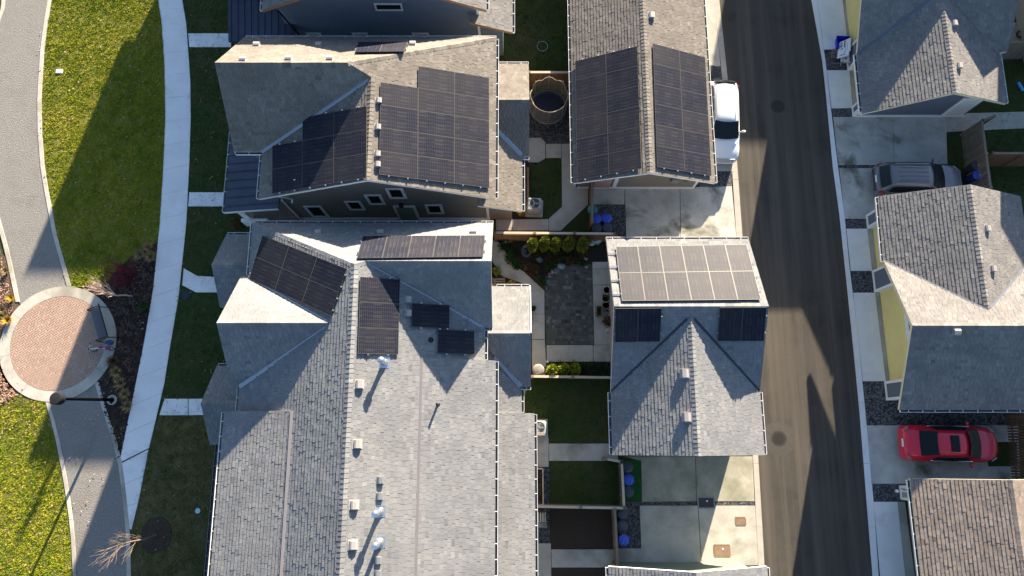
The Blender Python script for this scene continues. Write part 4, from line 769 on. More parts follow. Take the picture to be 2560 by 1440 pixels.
# ---------------------------------------------------------------- solar arrays: thing > solar_panel > frame, plus rails
def array(label, pl, corners, nx, ny, skip=(), lift=.13, rails='u', tails=0.0, gap=.014, wires=False):
    c = [UP(x, y, pl, lift) for x, y in corners]; o = (c[0] + c[1] + c[2] + c[3]) / 4
    rt = thing('solar_array', label, 'solar array', tuple(o), group='rooftop solar arrays')
    nr = Vector((-pl[0], -pl[1], 1)).normalized()
    bil = lambda u, v: (c[0].lerp(c[1], u)).lerp(c[3].lerp(c[2], u), v)
    Lu = (c[1] - c[0]).length; Lv = (c[3] - c[0]).length; th = .035
    for i in range(nx):
        for j in range(ny):
            if (i, j) in skip: continue
            gu, gv = gap / 2 / Lu, gap / 2 / Lv; u0, u1, v0, v1 = i / nx + gu, (i + 1) / nx - gu, j / ny + gv, (j + 1) / ny - gv
            P = [bil(u0, v0), bil(u1, v0), bil(u1, v1), bil(u0, v1)]; ctr = sum(P, Vector()) / 4
            ins = lambda p, d: p + ((P[1] - P[0]).normalized() * (d if (p - P[0]).length < 1e-4 or (p - P[3]).length < 1e-4 else -d)) + ((P[3] - P[0]).normalized() * (d if (p - P[0]).length < 1e-4 or (p - P[1]).length < 1e-4 else -d))
            Q = [ins(p, .011) for p in P]; me = bpy.data.meshes.new('solar_panel')
            lowq = [q - nr * (th - .006) for q in Q]; vs = [tuple(q - nr * .003 - o) for q in Q] + [tuple(q - o) for q in lowq]
            fc = [(0, 3, 2, 1), (4, 5, 6, 7)]
            me.from_pydata(vs, [], fc); me.materials.append(CELL); uvl = me.uv_layers.new(name='UVMap')
            long_u = (P[1] - P[0]).length > (P[3] - P[0]).length
            cs = [(0, 0), (0, 1), (1, 1), (1, 0)]
            for f in range(2):
                for k2 in range(4):
                    u_, v_ = cs[k2]; uvl.data[f * 4 + k2].uv = (v_, u_) if long_u else (u_, v_)
            me.update(); po = bpy.data.objects.new('solar_panel', me); COL.objects.link(po); po.parent = rt
            fm = MB(); low = [p - nr * th for p in P]; lq = [q - nr * th for q in Q]
            for k2 in range(4):
                m2 = (k2 + 1) % 4; fm.face([P[k2], P[m2], Q[m2], Q[k2]][::-1]); fm.face([P[k2], P[m2], low[m2], low[k2]]); fm.face([Q[k2], Q[m2], lq[m2], lq[k2]][::-1])
            fm.build('frame', FRAME, po, o)
    if rails:
        if rails == 'u':                          # rails run along u, two under every row
            for j in range(ny):
                us = [i for i in range(nx) if (i, j) not in skip]
                for f in (.25, .75):
                    v = (j + f) / ny; t = tails / Lu + .012; mb = MB()
                    mb.bar(bil(min(us) / nx - t, v) - nr * .065, bil((max(us) + 1) / nx + .05 / Lu, v) - nr * .065, .045, .045); 
                    for e in (min(us) / nx - .025 / Lu, (max(us) + 1) / nx + .025 / Lu): q = bil(e, v); mb.obox(q - nr * .01, (.03, 0, 0), (0, .03, 0), (0, 0, .025))
                    mb.build('mounting_rail', SILVER if tails else GREYM, rt, o)
        else:
            for i in range(nx):
                vs_ = [j for j in range(ny) if (i, j) not in skip]
                for f in (.25, .75):
                    u = (i + f) / nx; mb = MB(); mb.bar(bil(u, min(vs_) / ny - .04 / Lv) - nr * .065, bil(u, (max(vs_) + 1) / ny + .06 / Lv) - nr * .065, .045, .045)
                    for e in (min(vs_) / ny - .025 / Lv, (max(vs_) + 1) / ny + .03 / Lv): q = bil(u, e); mb.obox(q - nr * .01, (.03, 0, 0), (0, .03, 0), (0, 0, .025))
                    mb.build('mounting_rail', SILVER, rt, o)
    return rt
array('largest stepped array of fourteen grey-lit panels on the taupe house', PA['E'], [(952, 149), (1223, 194), (1223.5, 470), (948, 436)], 3, 5, skip=((0, 0),), rails='v')
array('stepped black array half in shade, facing the path on the taupe house', PA['W'], [(680.5, 306), (917, 265), (915.5, 444), (680, 484)], 3, 3, skip=((0, 0),), rails='v')
array('pair of panels catching the sun on the white north slope of the taupe house', PA['N'], [(895, 104), (1020, 104), (1010, 128), (888, 129)], 2, 1, lift=.2, rails='u')
array('black six-panel array set at an angle on the duplex roof', bW, [(656, 588), (867, 672), (826, 790), (622, 697)], 3, 2, rails='u')
array('row of five brownish sunlit panels on the duplex', bN, [(907, 590), (1213, 588), (1208, 641), (892, 645)], 5, 1, lift=.2, rails='u')
array('upright column of three grey panels by the duplex ridge', bE, [(900.5, 691.5), (1000.5, 698), (996, 886.5), (895, 884)], 1, 3, rails='v')
array('single navy panel in shade against the duplex valley flashing', bE, [(1030, 757), (1124.5, 762.5), (1123.5, 822), (1029, 817)], 1, 1, rails='v')
array('single navy panel in shade near the duplex gutter, lower of the two', bE, [(1096, 822), (1186.5, 827), (1186, 886), (1094, 883)], 1, 1, rails='v')
array('navy twelve-panel array on the left slope of the long tan garage', cW, [(1437.5, 153), (1593, 115), (1603.5, 421), (1443, 451)], 2, 6, rails='v')
array('grey twelve-panel array on the right slope of the long tan garage', cE, [(1632, 108), (1763, 143), (1779, 440), (1643, 417)], 2, 6, rails='v')
array('glaring twelve-panel array on the sunny slope of the T-shaped garage', dN, [(1539, 616.5), (1867, 610.5), (1903, 748.5), (1555, 752)], 6, 2, lift=.16, rails='u', tails=.33)
array('pair of dark blue panels under the ridge, left side of the T-shaped garage', dS, [(1538, 771), (1654.5, 770), (1650, 854), (1537, 856)], 2, 1, rails='u')
array('pair of dark blue panels under the ridge, lane side of the T-shaped garage', dS, [(1799, 769), (1917, 768), (1910, 853), (1794, 853)], 2, 1, rails='u')
# ---------------------------------------------------------------- street furniture and yard things
p = U(281, 1000); LP = thing('street_lamp', 'slim black street lamp with a drum head standing in the planting bed', 'street lamp', (p.x, p.y, 0))
top = UX(141, 998, p.x - .02); hz = 4.25; tx, ty = .0, -.17
mb = MB(); mb.lathe((0, 0, 0), [(.26, -.02), (.26, .07), (.2, .07), (.2, .03)], 24); mb.build('footing', CONC, LP)
mb = MB(); mb.lathe((0, 0, 0), [(.12, .03), (.12, .10), (.075, .14), (.07, .5)], 16); mb.tube([(0, 0, .3), (tx, ty, hz)], [.082, .066], 12); mb.build('post', mat('matt_black', (.0025, .0025, .003), .8, spec=.02), LP, smooth=False)
mb = MB(); mb.lathe((tx, ty, hz - .02), [(.05, -.1), (.09, -.02), (.05, 0)], 16); mb.build('collar', BLACKM, LP)
mb = MB(); mb.lathe((tx, ty, hz), [(.20, 0), (.275, .05), (.285, .1), (.285, .36), (.25, .40), (.0001, .415)], 32); mb.build('lamp_head', mat('lamp_head', (.022, .023, .025), .75, spec=.03), LP, smooth=False)
# bench
a = U(236, 770, .45); b = U(258, 848, .45); d = (b - a); ln = 1.75; rz = atan2(d.y, d.x)
c = (a + b) / 2; BN = thing('park_bench', 'dark metal park bench at the edge of the brick plaza', 'bench', (c.x + .06, c.y, 0.03), rz)
mb = MB()
for k in range(11): mb.box(-ln / 2 + .05, ln / 2 - .05, -.27 + k * .045, -.235 + k * .045, .42, .445)
mb.build('seat', mat('bench_slats', (.13, .13, .145), .55, spec=.4), BN)
mb = MB()
for k in range(9): mb.obox((0, .26 + k * .018, .50 + k * .045), (ln / 2 - .04, 0, 0), (0, .008, .017), (0, -.012, .006))
mb.tube([(-ln / 2 + .02, .42, .90), (ln / 2 - .02, .42, .90)], .025, 8); mb.build('backrest', BLACKM, BN)
for s in (-1, 1):
    x = s * ln / 2; mb = MB(); mb.tube([(x, -.34, 0), (x, -.32, .45), (x, -.36, .60), (x, -.30, .66), (x, .1, .66), (x, .34, .64)], .028, 8); mb.tube([(x, .22, .42), (x, .30, .6), (x, .42, .90)], .028, 8); mb.tube([(x, .22, .42), (x, .38, 0)], .028, 8); mb.tube([(x, -.3, .42), (x, .22, .42)], .025, 8); mb.build('arm_frame', BLACKM, BN)
# child's bicycle leaning by the bench
p = U(262, 874); BK = thing('bicycle', "small child's bicycle with pink grips parked beside the bench", 'bicycle', (p.x, p.y, .04), R(4))
PINK = mat('pink_plastic', (.22, .03, .14), .5)
for x in (-.48, .42):
    mb = MB(); mb.tube([(x + .2 * cos(2 * pi * k / 18), .06 * sin(2 * pi * k / 18), .22 + .19 * sin(2 * pi * k / 18)) for k in range(18)], .026, 6, closed=True); wv = mb.build('wheel', DARKP, BK)
    mb = MB(); mb.tube([(x, -.05, .22), (x, .05, .22)], .03, 8)
    for k in range(6): mb.tube([(x, 0, .22), (x + .19 * cos(k), .05 * sin(k), .22 + .18 * sin(k))], .004, 4)
    mb.build('spokes', SILVER, wv)
mb = MB()
for q in (((-.48, 0, .22), (-.38, 0, .6)), ((-.4, 0, .52), (.0, .02, .22)), ((-.39, 0, .56), (.1, .02, .5)), ((.1, .02, .52), (0, .02, .22)), ((0, .02, .22), (.42, 0, .22)), ((.1, .02, .48), (.42, 0, .22))): mb.tube(q, .018, 7)
mb.build('frame', SILVER, BK)
mb = MB(); mb.tube([(-.36, -.26, .72), (-.38, -.1, .66), (-.38, .1, .66), (-.36, .26, .72)], .014, 6); hb = mb.build('handlebar', SILVER, BK)
for s in (-1, 1): mb = MB(); mb.tube([(-.36, s * .2, .70), (-.34, s * .31, .73)], .022, 8); mb.build('grip', PINK, hb)
mb = MB(); mb.blob((.13, .02, .58), (.13, .07, .035), jit=.05); mb.build('saddle', PINK, BK, smooth=True)
mb = MB(); mb.box(.3, .56, -.09, .09, .43, .46); mb.build('mudguard', PINK, BK, bev=.01)
p = U(278, 857); mb = MB(); mb.blob((0, 0, .13), (.24, .14, .14), n=12, jit=.2, seed=4); o = mb.build('cloth_bag', mat('denim_blue', (.05, .10, .22), .9), smooth=True, sub=1); o.location = (p.x, p.y, .03); tag(o, 'crumpled blue cloth bag at the end of the bench', 'bag')
# wheeled bins
LIDS = {'blue': mat('blue_lid', (.045, .095, .50), .5), 'slate': mat('slate_lid', (.05, .06, .075), .55), 'teal': mat('teal_lid', (.05, .25, .26), .5), 'beige': mat('beige_lid', (.20, .18, .16), .7)}
BODY = {'blue': mat('blue_bin', (.02, .03, .16), .55), 'slate': DARKP, 'teal': mat('teal_bin', (.03, .13, .14), .55), 'beige': mat('beige_bin', (.25, .22, .19), .7)}
def make_bin(colr, label, px, py, group, rz=0.0, h=1.02, r=.265, mark=False):
    p = U(px, py, h); o = thing('wheeled_bin', label, 'bin', (p.x, p.y, .025), rz, group)
    mb = MB(); mb.lathe((0, 0, 0), [(r * .70, .06), (r * .72, .12), (r * .95, h - .12), (r * 1.0, h - .06)], 28); mb.build('body', BODY[colr], o)
    mb = MB(); mb.lathe((0, 0, h - .06), [(r * 1.04, 0), (r * 1.06, .03), (r * .98, .065), (r * .6, .10), (.0001, .115)], 28)
    l = mb.build('lid', LIDS[colr], o, smooth=True)
    mb = MB()
    for s in (-1, 1): mb.tube([(x * r, s * r * (.22 + .25 * sin(x * 2.4 * s + .6)), h + .033 - .04 * x * x + .01) for x in (-.8, -.5, -.2, .1, .4, .7)], .014, 6)
    mb.build('lid_rib', BODY[colr], l)
    if mark: mb = MB(); mb.box(-.02, .05, -.05, .03, h + .052, h + .058); mb.build('sticker', WHITE, l)
    mb = MB(); mb.tube([(-r * .7, -r * 1.02, h - .1), (-r * .6, -r * 1.2, h - .08), (r * .6, -r * 1.2, h - .08), (r * .7, -r * 1.02, h - .1)], .018, 7); mb.build('handle', BODY[colr], o)
    for s in (-1, 1): mb = MB(); mb.tube([(s * r * .62 - .03, -r * .75, .11), (s * r * .62 + .03, -r * .75, .11)], .11, 14); mb.build('wheel', DARKP, o)
    return o
g1 = 'wheeled bins on the stone strip by the upper driveway'; g2 = 'wheeled bins along the lower yard fence'; g3 = 'wheeled bins by the slatted fence'
make_bin('blue', 'blue bin nearest the fence in the pair on dark stones', 1491, 547, g1, .2); make_bin('blue', 'blue bin nearest the driveway in the pair on dark stones', 1517, 545, g1, .5)
make_bin('slate', 'grey bin behind the blue bin nearest the fence', 1492, 570, g1, .1); make_bin('slate', 'grey bin behind the blue bin nearest the driveway', 1518, 569, g1, 1.2); make_bin('teal', 'teal bin against the fence above the blue pair', 1482, 524, g1, .3, h=.8, r=.26)
make_bin('slate', 'grey bin at the top of the green turf mat', 1569, 1168, g2, .2); make_bin('blue', 'blue bin between two grey ones on the green turf mat', 1571, 1199, g2, .9); make_bin('slate', 'grey bin at the bottom of the green turf mat', 1571, 1229, g2, -.4)
make_bin('slate', 'grey bin on gravel just below the fence corner', 1556, 1284, g2, .4); make_bin('slate', 'grey bin on gravel above the lone blue bin', 1556, 1315, g2, 1.5); make_bin('blue', 'lone blue bin on gravel at the end of the row', 1559, 1351, g2, .8)
make_bin('slate', 'dark bin with white sticker behind the grey parked car', 2443, 413, g3, 0, mark=True); make_bin('blue', 'blue bin with white sticker behind the grey parked car', 2446, 438, g3, .5, mark=True); 
make_bin('beige', 'beige round bin beside the three lime shrubs', 1346, 925, 'round garden bins', .6, h=.75, r=.3)
# fences
def fence(label, p0, p1, z=1.6, m=CEDAR, capm=None, gapr=.0, posts=2.2, w=.14, lattice=False, name='wooden_fence', group=None):
    p0 = Vector((p0[0], p0[1], 0)); p1 = Vector((p1[0], p1[1], 0)); d = p1 - p0; L = d.length; d /= L; s = Vector((-d.y, d.x, 0)); rt = thing(name, label, 'fence', tuple(p0), 0, group)
    mb = MB(); n = int(L / w); zt = z - (.35 if lattice else .06)
    for k in range(n): c = p0 + d * ((k + .5) * L / n); mb.bar(c + Vector((0, 0, .05)), c + Vector((0, 0, zt)), L / n * (1 - gapr) - .006, .02, 0, min(1, max(0, random.gauss(.5, .25))), up=s)
    mb.build('boards', m, rt, p0)
    if lattice:
        mb = MB(); nn = int(L / .12)
        for k in range(nn): c = p0 + d * ((k + .5) * L / nn); mb.bar(c + Vector((0, 0, zt)), c + Vector((0, 0, z - .05)), .03, .02, 0, .6, up=s)
        mb.build('lattice', m, rt, p0)
    for k in range(max(1, round(L / posts)) + 1): c = p0 + d * (L * k / max(1, round(L / posts))); mb = MB(); mb.box(c.x - .05, c.x + .05, c.y - .05, c.y + .05, 0, z + .04, 0, .4); mb.box(c.x - .07, c.x + .07, c.y - .07, c.y + .07, z + .04, z + .07, 0, .6); mb.build('post', m, rt, p0)
    mb = MB(); mb.bar(p0 + Vector((0, 0, z)), p1 + Vector((0, 0, z)), .12, .04, 0, .6); mb.build('top_rail', capm or m, rt, p0)
    for zz in (.35, zt - .15): mb = MB(); mb.bar(p0 + s * .035 + Vector((0, 0, zz)), p1 + s * .035 + Vector((0, 0, zz)), .04, .09, 0, .4); mb.build('rail', m, rt, p0)
    return rt
fence('cedar fence with a pale cap behind the trampoline', (.95, 19.75), (3.25, 19.75), 1.7, CEDAR, PALEWOOD)
fence('cedar fence with slotted top behind the five clipped cedars', (-.9, 10.58), (5.4, 10.52), 1.55, CEDAR, PALEWOOD, lattice=True)
fence('short cedar side fence by the teal and blue bins', tuple(U(1473, 472))[:2], tuple(U(1473, 577))[:2], 1.5, CEDAR, GREYWOOD)
fence('low weathered fence below the three lime shrubs', tuple(U(1331, 941, .9))[:2], tuple(U(1531, 944, .9))[:2], .95, GREYWOOD, PALEWOOD)
fence('weathered fence with post caps between the two lower yards', tuple(U(1339, 1266, 1.2))[:2], tuple(U(1564, 1270, 1.2))[:2], 1.25, GREYWOOD, PALEWOOD)
fence('weathered picket fence beside the green turf mat', tuple(U(1554, 1156, 1.2))[:2], tuple(U(1560, 1268, 1.2))[:2], 1.25, GREYWOOD, PALEWOOD, gapr=.3)
fence('weathered fence beside the gravel bin strip at the bottom', tuple(U(1537, 1273, 1.2))[:2], tuple(U(1544, 1412, 1.2))[:2], 1.25, GREYWOOD, GREYWOOD)
fence('open weathered gate leaf above the small lower lawn', tuple(U(1514, 1147, 1.2))[:2], tuple(U(1553, 1154, 1.2))[:2], 1.25, GREYWOOD, PALEWOOD, name='fence_gate', posts=1)
fence('slatted wooden fence behind the two bins and the grey car', tuple(U(2453, 303, 1.8))[:2], tuple(U(2475, 470, 1.8))[:2], 1.85, GREYWOOD, GREYWOOD, gapr=.25)
fence('cedar fence with pale cap running right from the slatted fence', tuple(U(2482, 384, 1.8))[:2], tuple(U(2640, 384, 1.8))[:2], 1.85, CEDAR, GREYWOOD)
fence('half open gate leaf at the top of the slatted fence', tuple(U(2455, 302, 1.8))[:2], tuple(U(2484, 292, 1.8))[:2], 1.85, GREYWOOD, GREYWOOD, name='fence_gate', posts=1)
fence('weathered fence at the right edge in the upper right yard', tuple(U(2497, 108, 1.8))[:2], tuple(U(2640, 104, 1.8))[:2], 1.85, GREYWOOD, GREYWOOD)
fence('brown slatted fence at the right edge in front of the red car', tuple(U(2572, 1030, 1.7))[:2], tuple(U(2590, 1215, 1.7))[:2], 1.75, CEDAR, GREYWOOD, gapr=.25)
# air conditioners
def aircon(label, px, py, rz):
    p = U(px, py, .45); o = thing('air_conditioner', label, 'air conditioner', (p.x, p.y, 0), rz, 'air conditioners behind the houses')
    mb = MB(); mb.box(-.48, .48, -.5, .48, 0, .07); mb.build('pad', CONC, o)
    mb = MB(); mb.box(-.38, .38, -.38, .38, .07, .78); cb = mb.build('cabinet', mat('ac_cabinet', (.36, .37, .38), .5), o, bev=.09)
    mb = MB(); mb.lathe((0, .04, .78), [(.31, -.03), (.31, .015), (.27, .015), (.27, -.02)], 28)
    for r in (.06, .10, .14, .18, .22): mb.tube([(r * cos(2 * pi * k / 20), .04 + r * sin(2 * pi * k / 20), .79) for k in range(20)], .004, 4, closed=True)
    mb.build('fan_guard', GREYM, cb)
    mb = MB(); mb.lathe((0, .04, .782), [(.27, 0), (.0001, .001)], 24, 1); mb.lathe((0, .04, .785), [(.065, 0), (.06, .02), (.0001, .022)], 16, 0)
    for k in range(3): a = 2 * pi * k / 3; mb.obox((.15 * cos(a), .04 + .15 * sin(a), .786), (.09 * cos(a), .09 * sin(a), 0), (-.05 * sin(a), .05 * cos(a), 0), (0, 0, .002), 0)
    mb.build('fan', [GREYM, BLACKM], cb)
    mb = MB(); mb.box(-.2, .3, -.36, -.2, .78, .80); mb.build('service_panel', mat('ac_panel', (.24, .22, .2), .6), o, bev=.01)
    return o
aircon('grey air conditioner on a pad beside the cedar step, below the taupe house roof', 1336, 515, -.05); aircon('grey air conditioner beside the long duplex porch roof and lawn', 1347, 1071, 0); aircon('grey air conditioner in the shaded yard at the top, behind the blue-grey house', 1232, 92, .05)
p = U(1306, 470); o = thing('planter_bench', 'narrow cedar planter with slats along the back wall of the taupe house', 'planter', (p.x, p.y, 0)); mb = MB()
for k in range(26): mb.box(-.05, .25, -1.0 + k * .078, -.96 + k * .078, .40, .43)
mb.build('slats', DARKP, o); mb = MB(); mb.box(.25, .36, -1.05, 1.05, 0, .45, 0, .8); mb.build('side_board', CEDAR, o)
# trampoline
p = U(1370, 268, .75); TR = thing('trampoline', 'round trampoline with a brown safety net between the two houses', 'trampoline', (p.x, p.y, 0))
mb = MB(); mb.lathe((0, 0, .74), [(.84, 0), (.84, .012), (.0001, .014)], 36); mb.build('jumping_mat', mat('navy_mat', (.012, .018, .03), .7), TR)
mb = MB(); mb.tube([(1.0 * cos(2 * pi * k / 36), 1.0 * sin(2 * pi * k / 36), .74) for k in range(36)], .028, 7, closed=True); mb.build('frame_ring', GREYM, TR)
mb = MB(); mb.lathe((0, 0, .75), [(.98, 0), (.98, .02), (.85, .02), (.85, 0)], 36); mb.build('edge_pad', DARKP, TR)
for k in range(4): a = pi / 4 + k * pi / 2; mb = MB(); mb.tube([(.95 * cos(a - .25), .95 * sin(a - .25), .74), (1.0 * cos(a - .25), 1.0 * sin(a - .25), .03), (1.0 * cos(a + .25), 1.0 * sin(a + .25), .03), (.95 * cos(a + .25), .95 * sin(a + .25), .74)], .022, 6); mb.build('leg', GREYM, TR)
mb = MB(); ns = 8; rows = []
for t in range(7):
    z = .76 + t * .24; row = []
    for k in range(64): a = 2 * pi * k / 64; sag = 1 - .07 * (1 - abs(cos(a * ns / 2))) * (0.25 + t / 6); row.append((1.02 * sag * cos(a), 1.02 * sag * sin(a), z - (0.12 * (1 - abs(cos(a * ns / 2))) if t == 6 else 0)))
    rows.append(row)
mb.grid(rows, closed=True); mb.build('safety_net', mat('net', (.26, .21, .15), .9, alpha=.32), TR, smooth=True)
mb = MB(); mb.tube([(1.03 * (1 - .06 * (1 - abs(cos(2 * pi * k / 64 * ns / 2)))) * cos(2 * pi * k / 64), 1.03 * (1 - .06 * (1 - abs(cos(2 * pi * k / 64 * ns / 2)))) * sin(2 * pi * k / 64), 2.22 - .12 * (1 - abs(cos(2 * pi * k / 64 * ns / 2)))) for k in range(64)], .02, 5, closed=True); mb.build('net_hem', mat('net_hem', (.30, .25, .18), .8), TR)
for k in range(ns): a = 2 * pi * k / ns; mb = MB(); mb.tube([(1.04 * cos(a), 1.04 * sin(a), .3), (1.06 * cos(a), 1.06 * sin(a), 2.32)], .018, 6); mb.build('net_pole', GREYM, TR)
# hoop, sports ball, pots
p = U(1356, 117); mb = MB(); mb.tube([(.31 * cos(2 * pi * k / 40), .31 * sin(2 * pi * k / 40), .03) for k in range(40)], .016, 6, closed=True); o = mb.build('toy_hoop', mat('aqua_plastic', (.20, .42, .46), .4), smooth=True); o.location = (p.x, p.y, .03); tag(o, 'pale aqua toy hoop lying on the dark upper lawn', 'hoop')
POTD = mat('dark_glaze', (.03, .03, .032), .4); TERRA = mat('terracotta', (.30, .15, .09), .8); PALEPOT = mat('pale_rim', (.45, .46, .44), .6)
def tufts(mb, c, r, n, h, wd=.02, seed=1, lean=.5, zb=0.0):
    g = random.Random(seed)
    for k in range(n):
        a = g.uniform(0, 2 * pi); q = r * sqrt(g.random()) * .5; l = h * g.uniform(.6, 1.1); ln = lean * g.uniform(.3, 1.2) * l; b = a + g.uniform(-.6, .6)
        x, y = c[0] + q * cos(a), c[1] + q * sin(a); ex, ey = x + ln * cos(b), y + ln * sin(b); sx, sy = -sin(b) * wd, cos(b) * wd; t = g.random(); z = c[2] + zb
        mx, my, mz = lerp(x, ex, .45), lerp(y, ey, .45), z + l * .75
        mb.face([(x - sx, y - sy, z), (x + sx, y + sy, z), (mx + sx, my + sy, mz), (mx - sx, my - sy, mz)], 0, t); mb.face([(mx - sx, my - sy, mz), (mx + sx, my + sy, mz), (ex, ey, z + l * .9)], 0, t)
def leafball(mb, c, r, n, s=.07, seed=1, shell=.55, m=0, dark=None):
    g = random.Random(seed)
    for k in range(n):
        v = Vector((g.gauss(0, 1), g.gauss(0, 1), g.gauss(0, 1))).normalized(); q = shell + (1 - shell) * g.random() ** .6; q *= 1 + .10 * sin(5 * v.x + seed) * cos(4 * v.y + seed * 2)
        p_ = Vector((c[0] + v.x * r[0] * q, c[1] + v.y * r[1] * q, c[2] + v.z * r[2] * q)); u = (v + Vector((g.uniform(-.8, .8), g.uniform(-.8, .8), g.uniform(-.3, .9)))).normalized(); w = u.cross(Vector((g.random(), g.random(), g.random() - .5))).normalized(); l = s * g.uniform(.6, 1.4)
        mb.face([p_ - w * l * .4, p_ + u * l * .5 - w * l * .25, p_ + u * l + w * l * .1, p_ + u * l * .4 + w * l * .45], m, g.random())
def pot(label, px, py, r, h, m, plant=None, rim=None, seed=1):
    p = U(px, py, h); o = thing('plant_pot', label, 'plant pot', (p.x, p.y, .03), group='plant pots in the garden'); mb = MB(); mb.lathe((0, 0, 0), [(r * .7, 0), (r * .95, h - .05)], 20); mb.build('pot_wall', m, o)
    mb = MB(); mb.lathe((0, 0, h - .05), [(r * .96, 0), (r * 1.04, .0), (r * 1.04, .05), (r * .88, .05), (r * .86, -.02)], 24); mb.build('rim', rim or m, o); mb = MB(); mb.lathe((0, 0, h - .06), [(r * .9, -.02), (r * .9, 0), (.0001, .01)], 16); mb.build('soil', SOIL, o)
    if plant: mb = MB(); leafball(mb, (0, 0, h + .05), (r * .8, r * .8, .14), 90, .09, seed); mb.build('plant', plant, o)
pot('black empty pot at the top of the row beside the T-shaped garage', 1517, 725, .2, .4, POTD, rim=PALEPOT); pot('white rimmed pot with a green plant beside the T-shaped garage', 1514, 746, .22, .35, POTD, L_GREEN, PALEPOT, 3); pot('terracotta pot with bare soil beside the T-shaped garage', 1515, 763, .2, .32, TERRA)
pot('small pot with pale lid below the terracotta pot', 1518, 777, .08, .2, PALEPOT); pot('pale rimmed pot with a green plant against the duplex porch', 1332, 772, .17, .35, POTD, L_GREEN, PALEPOT, 6); pot('terracotta pot half under the duplex eave beside the slatted crate', 1229, 705, .2, .35, POTD, None, PALEPOT)
def planter(label, a, b, m, z, plant, seed):
    a = U(*a); b = U(*b); c = (a + b) / 2; w, h = abs(b.x - a.x) / 2, abs(b.y - a.y) / 2; o = thing('planter_box', label, 'planter', (c.x, c.y, .02)); 
    for s in (-1, 1):
        mb = MB(); mb.box(s * w - .03, s * w + .03, -h, h, 0, z, 0, .7); mb.build('side_board', m, o); mb = MB(); mb.box(-w + .03, w - .03, s * h - .03, s * h + .03, 0, z - .002, 0, .6); mb.build('end_board', m, o)
    mb = MB(); mb.box(-w + .03, w - .03, -h + .03, h - .03, 0, z - .1); mb.build('soil', SOIL, o); mb = MB()
    for k in range(7): leafball(mb, (random.uniform(-w * .6, w * .6), random.uniform(-h * .8, h * .8), z - .05), (.08, .1, .08), 14, .1, seed + k)
    mb.build('plant', plant, o)
planter('small wooden planter box on the concrete beside the patio', (1489, 768), (1503, 792), GREYWOOD, .3, L_GREEN, 5); planter('long wooden planter box between the duplex porch and the lower lawn', (1338, 1171), (1357, 1260), PALEWOOD, .45, L_MIX, 9)
p = U(1262, 706, .4); o = thing('slatted_crate', 'wooden slatted crate by the duplex porch roof', 'crate', (p.x - .35, p.y, 0)); mb = MB()
for k in range(4): mb.box(-.35, .3, -.25 + k * .13, -.17 + k * .13, .40, .42, 0, .5)
mb.build('slats', GREYWOOD, o); [(lambda b: (b.box(x, x + .06, -.3, .3, 0, .44), b.build('end_panel', CEDAR, o)))(MB()) for x in (.3, -.36)]
p = U(1350, 1295, .5); o = thing('garden_chair', 'pale slatted garden chair on dark gravel below the fence', 'chair', (p.x, p.y, 0)); mb = MB()
for k in range(6): mb.obox((-.3 + k * .11, .05, .62), (.022, .02, 0), (0, .22, -.06), (0, .003, .012))
mb.build('seat', OFFW, o); mb = MB(); mb.obox((0, -.3, .62), (.33, 0, 0), (0, .06, .1), (0, -.1, .16)); mb.build('backrest', GREYM, o)
for s in (-1, 1):
    for t in (-1, 1): mb = MB(); mb.tube([(s * .3, t * .22, .58), (s * .32, t * .26, 0)], .02, 6); mb.build('leg', GREYM, o)
p = U(1524, 824, .3); o = MB(); o.box(-.17, .17, -.11, .11, 0, .3); o = o.build('stone_block', STONE, bev=.02); o.location = (p.x, p.y, .02); tag(o, 'pale square stone block beside the shrub at the T-shaped garage', 'stone block')
# stones in the garden corner
for i, (x, y, rr, cl, lab) in enumerate(((1402, 666, .26, (.30, .33, .32), 'largest pale flat stone at the patio corner'), (1389, 675, .3, (.12, .13, .16), 'dark slate stone at the patio corner'), (1382, 680, .13, (.3, .32, .32), 'round grey stone left of the slate stone'), (1374, 685, .1, (.38, .22, .17), 'pink stone at the patio corner'), (1390, 681, .1, (.2, .21, .2), 'small mossy stone below the slate stone'), (1349, 650, .2, (.22, .29, .28), 'greenish flat stone in the middle of the planting bed'), (1463, 648, .12, (.45, .45, .42), 'white stone at the right end of the planting bed'), (1466, 667, .11, (.3, .31, .3), 'grey stone on the patio edge below the cedars'), (1374, 691, .1, (.28, .26, .24), 'pebble below the pink stone'))):
    p = U(x, y, .05); mb = MB(); mb.blob((0, 0, .05), (rr, rr * .75, .09), n=10, jit=.22, seed=i); o = mb.build('garden_stone', mat('stone_%s' % lab.split()[0], cl, .85, col2=tuple(c * .7 for c in cl), scale=9), smooth=True); o.location = (p.x, p.y, .01); tag(o, lab, 'stone', 'stones around the patio corner')
p = U(1316, 627, .25); o = thing('water_basin', 'dark stone water basin beside the leftmost clipped cedar', 'basin', (p.x, p.y, 0)); mb = MB(); mb.lathe((0, 0, 0), [(.2, 0), (.3, .22), (.3, .28), (.22, .28), (.18, .18)], 20, sx=.9, sy=1.2); mb.build('bowl', mat('basin_stone', (.10, .11, .12), .7), o); mb = MB(); mb.lathe((0, 0, .2), [(.2, 0), (.0001, .01)], 16); mb.build('water', GLASS, o)
p = U(1487, 603, .3); mb = MB()
for k in range(5): mb.blob((random.uniform(-.25, .25), random.uniform(-.12, .15), .15 + .05 * k), (.17, .13, .1), n=8, jit=.3, seed=k + 60)
o = mb.build('garden_hose_pile', mat('pale_blue_plastic', (.42, .47, .5), .5), smooth=True); o.location = (p.x, p.y, .02); tag(o, 'pile of crumpled pale plastic in the dark paved corner', 'plastic pile')
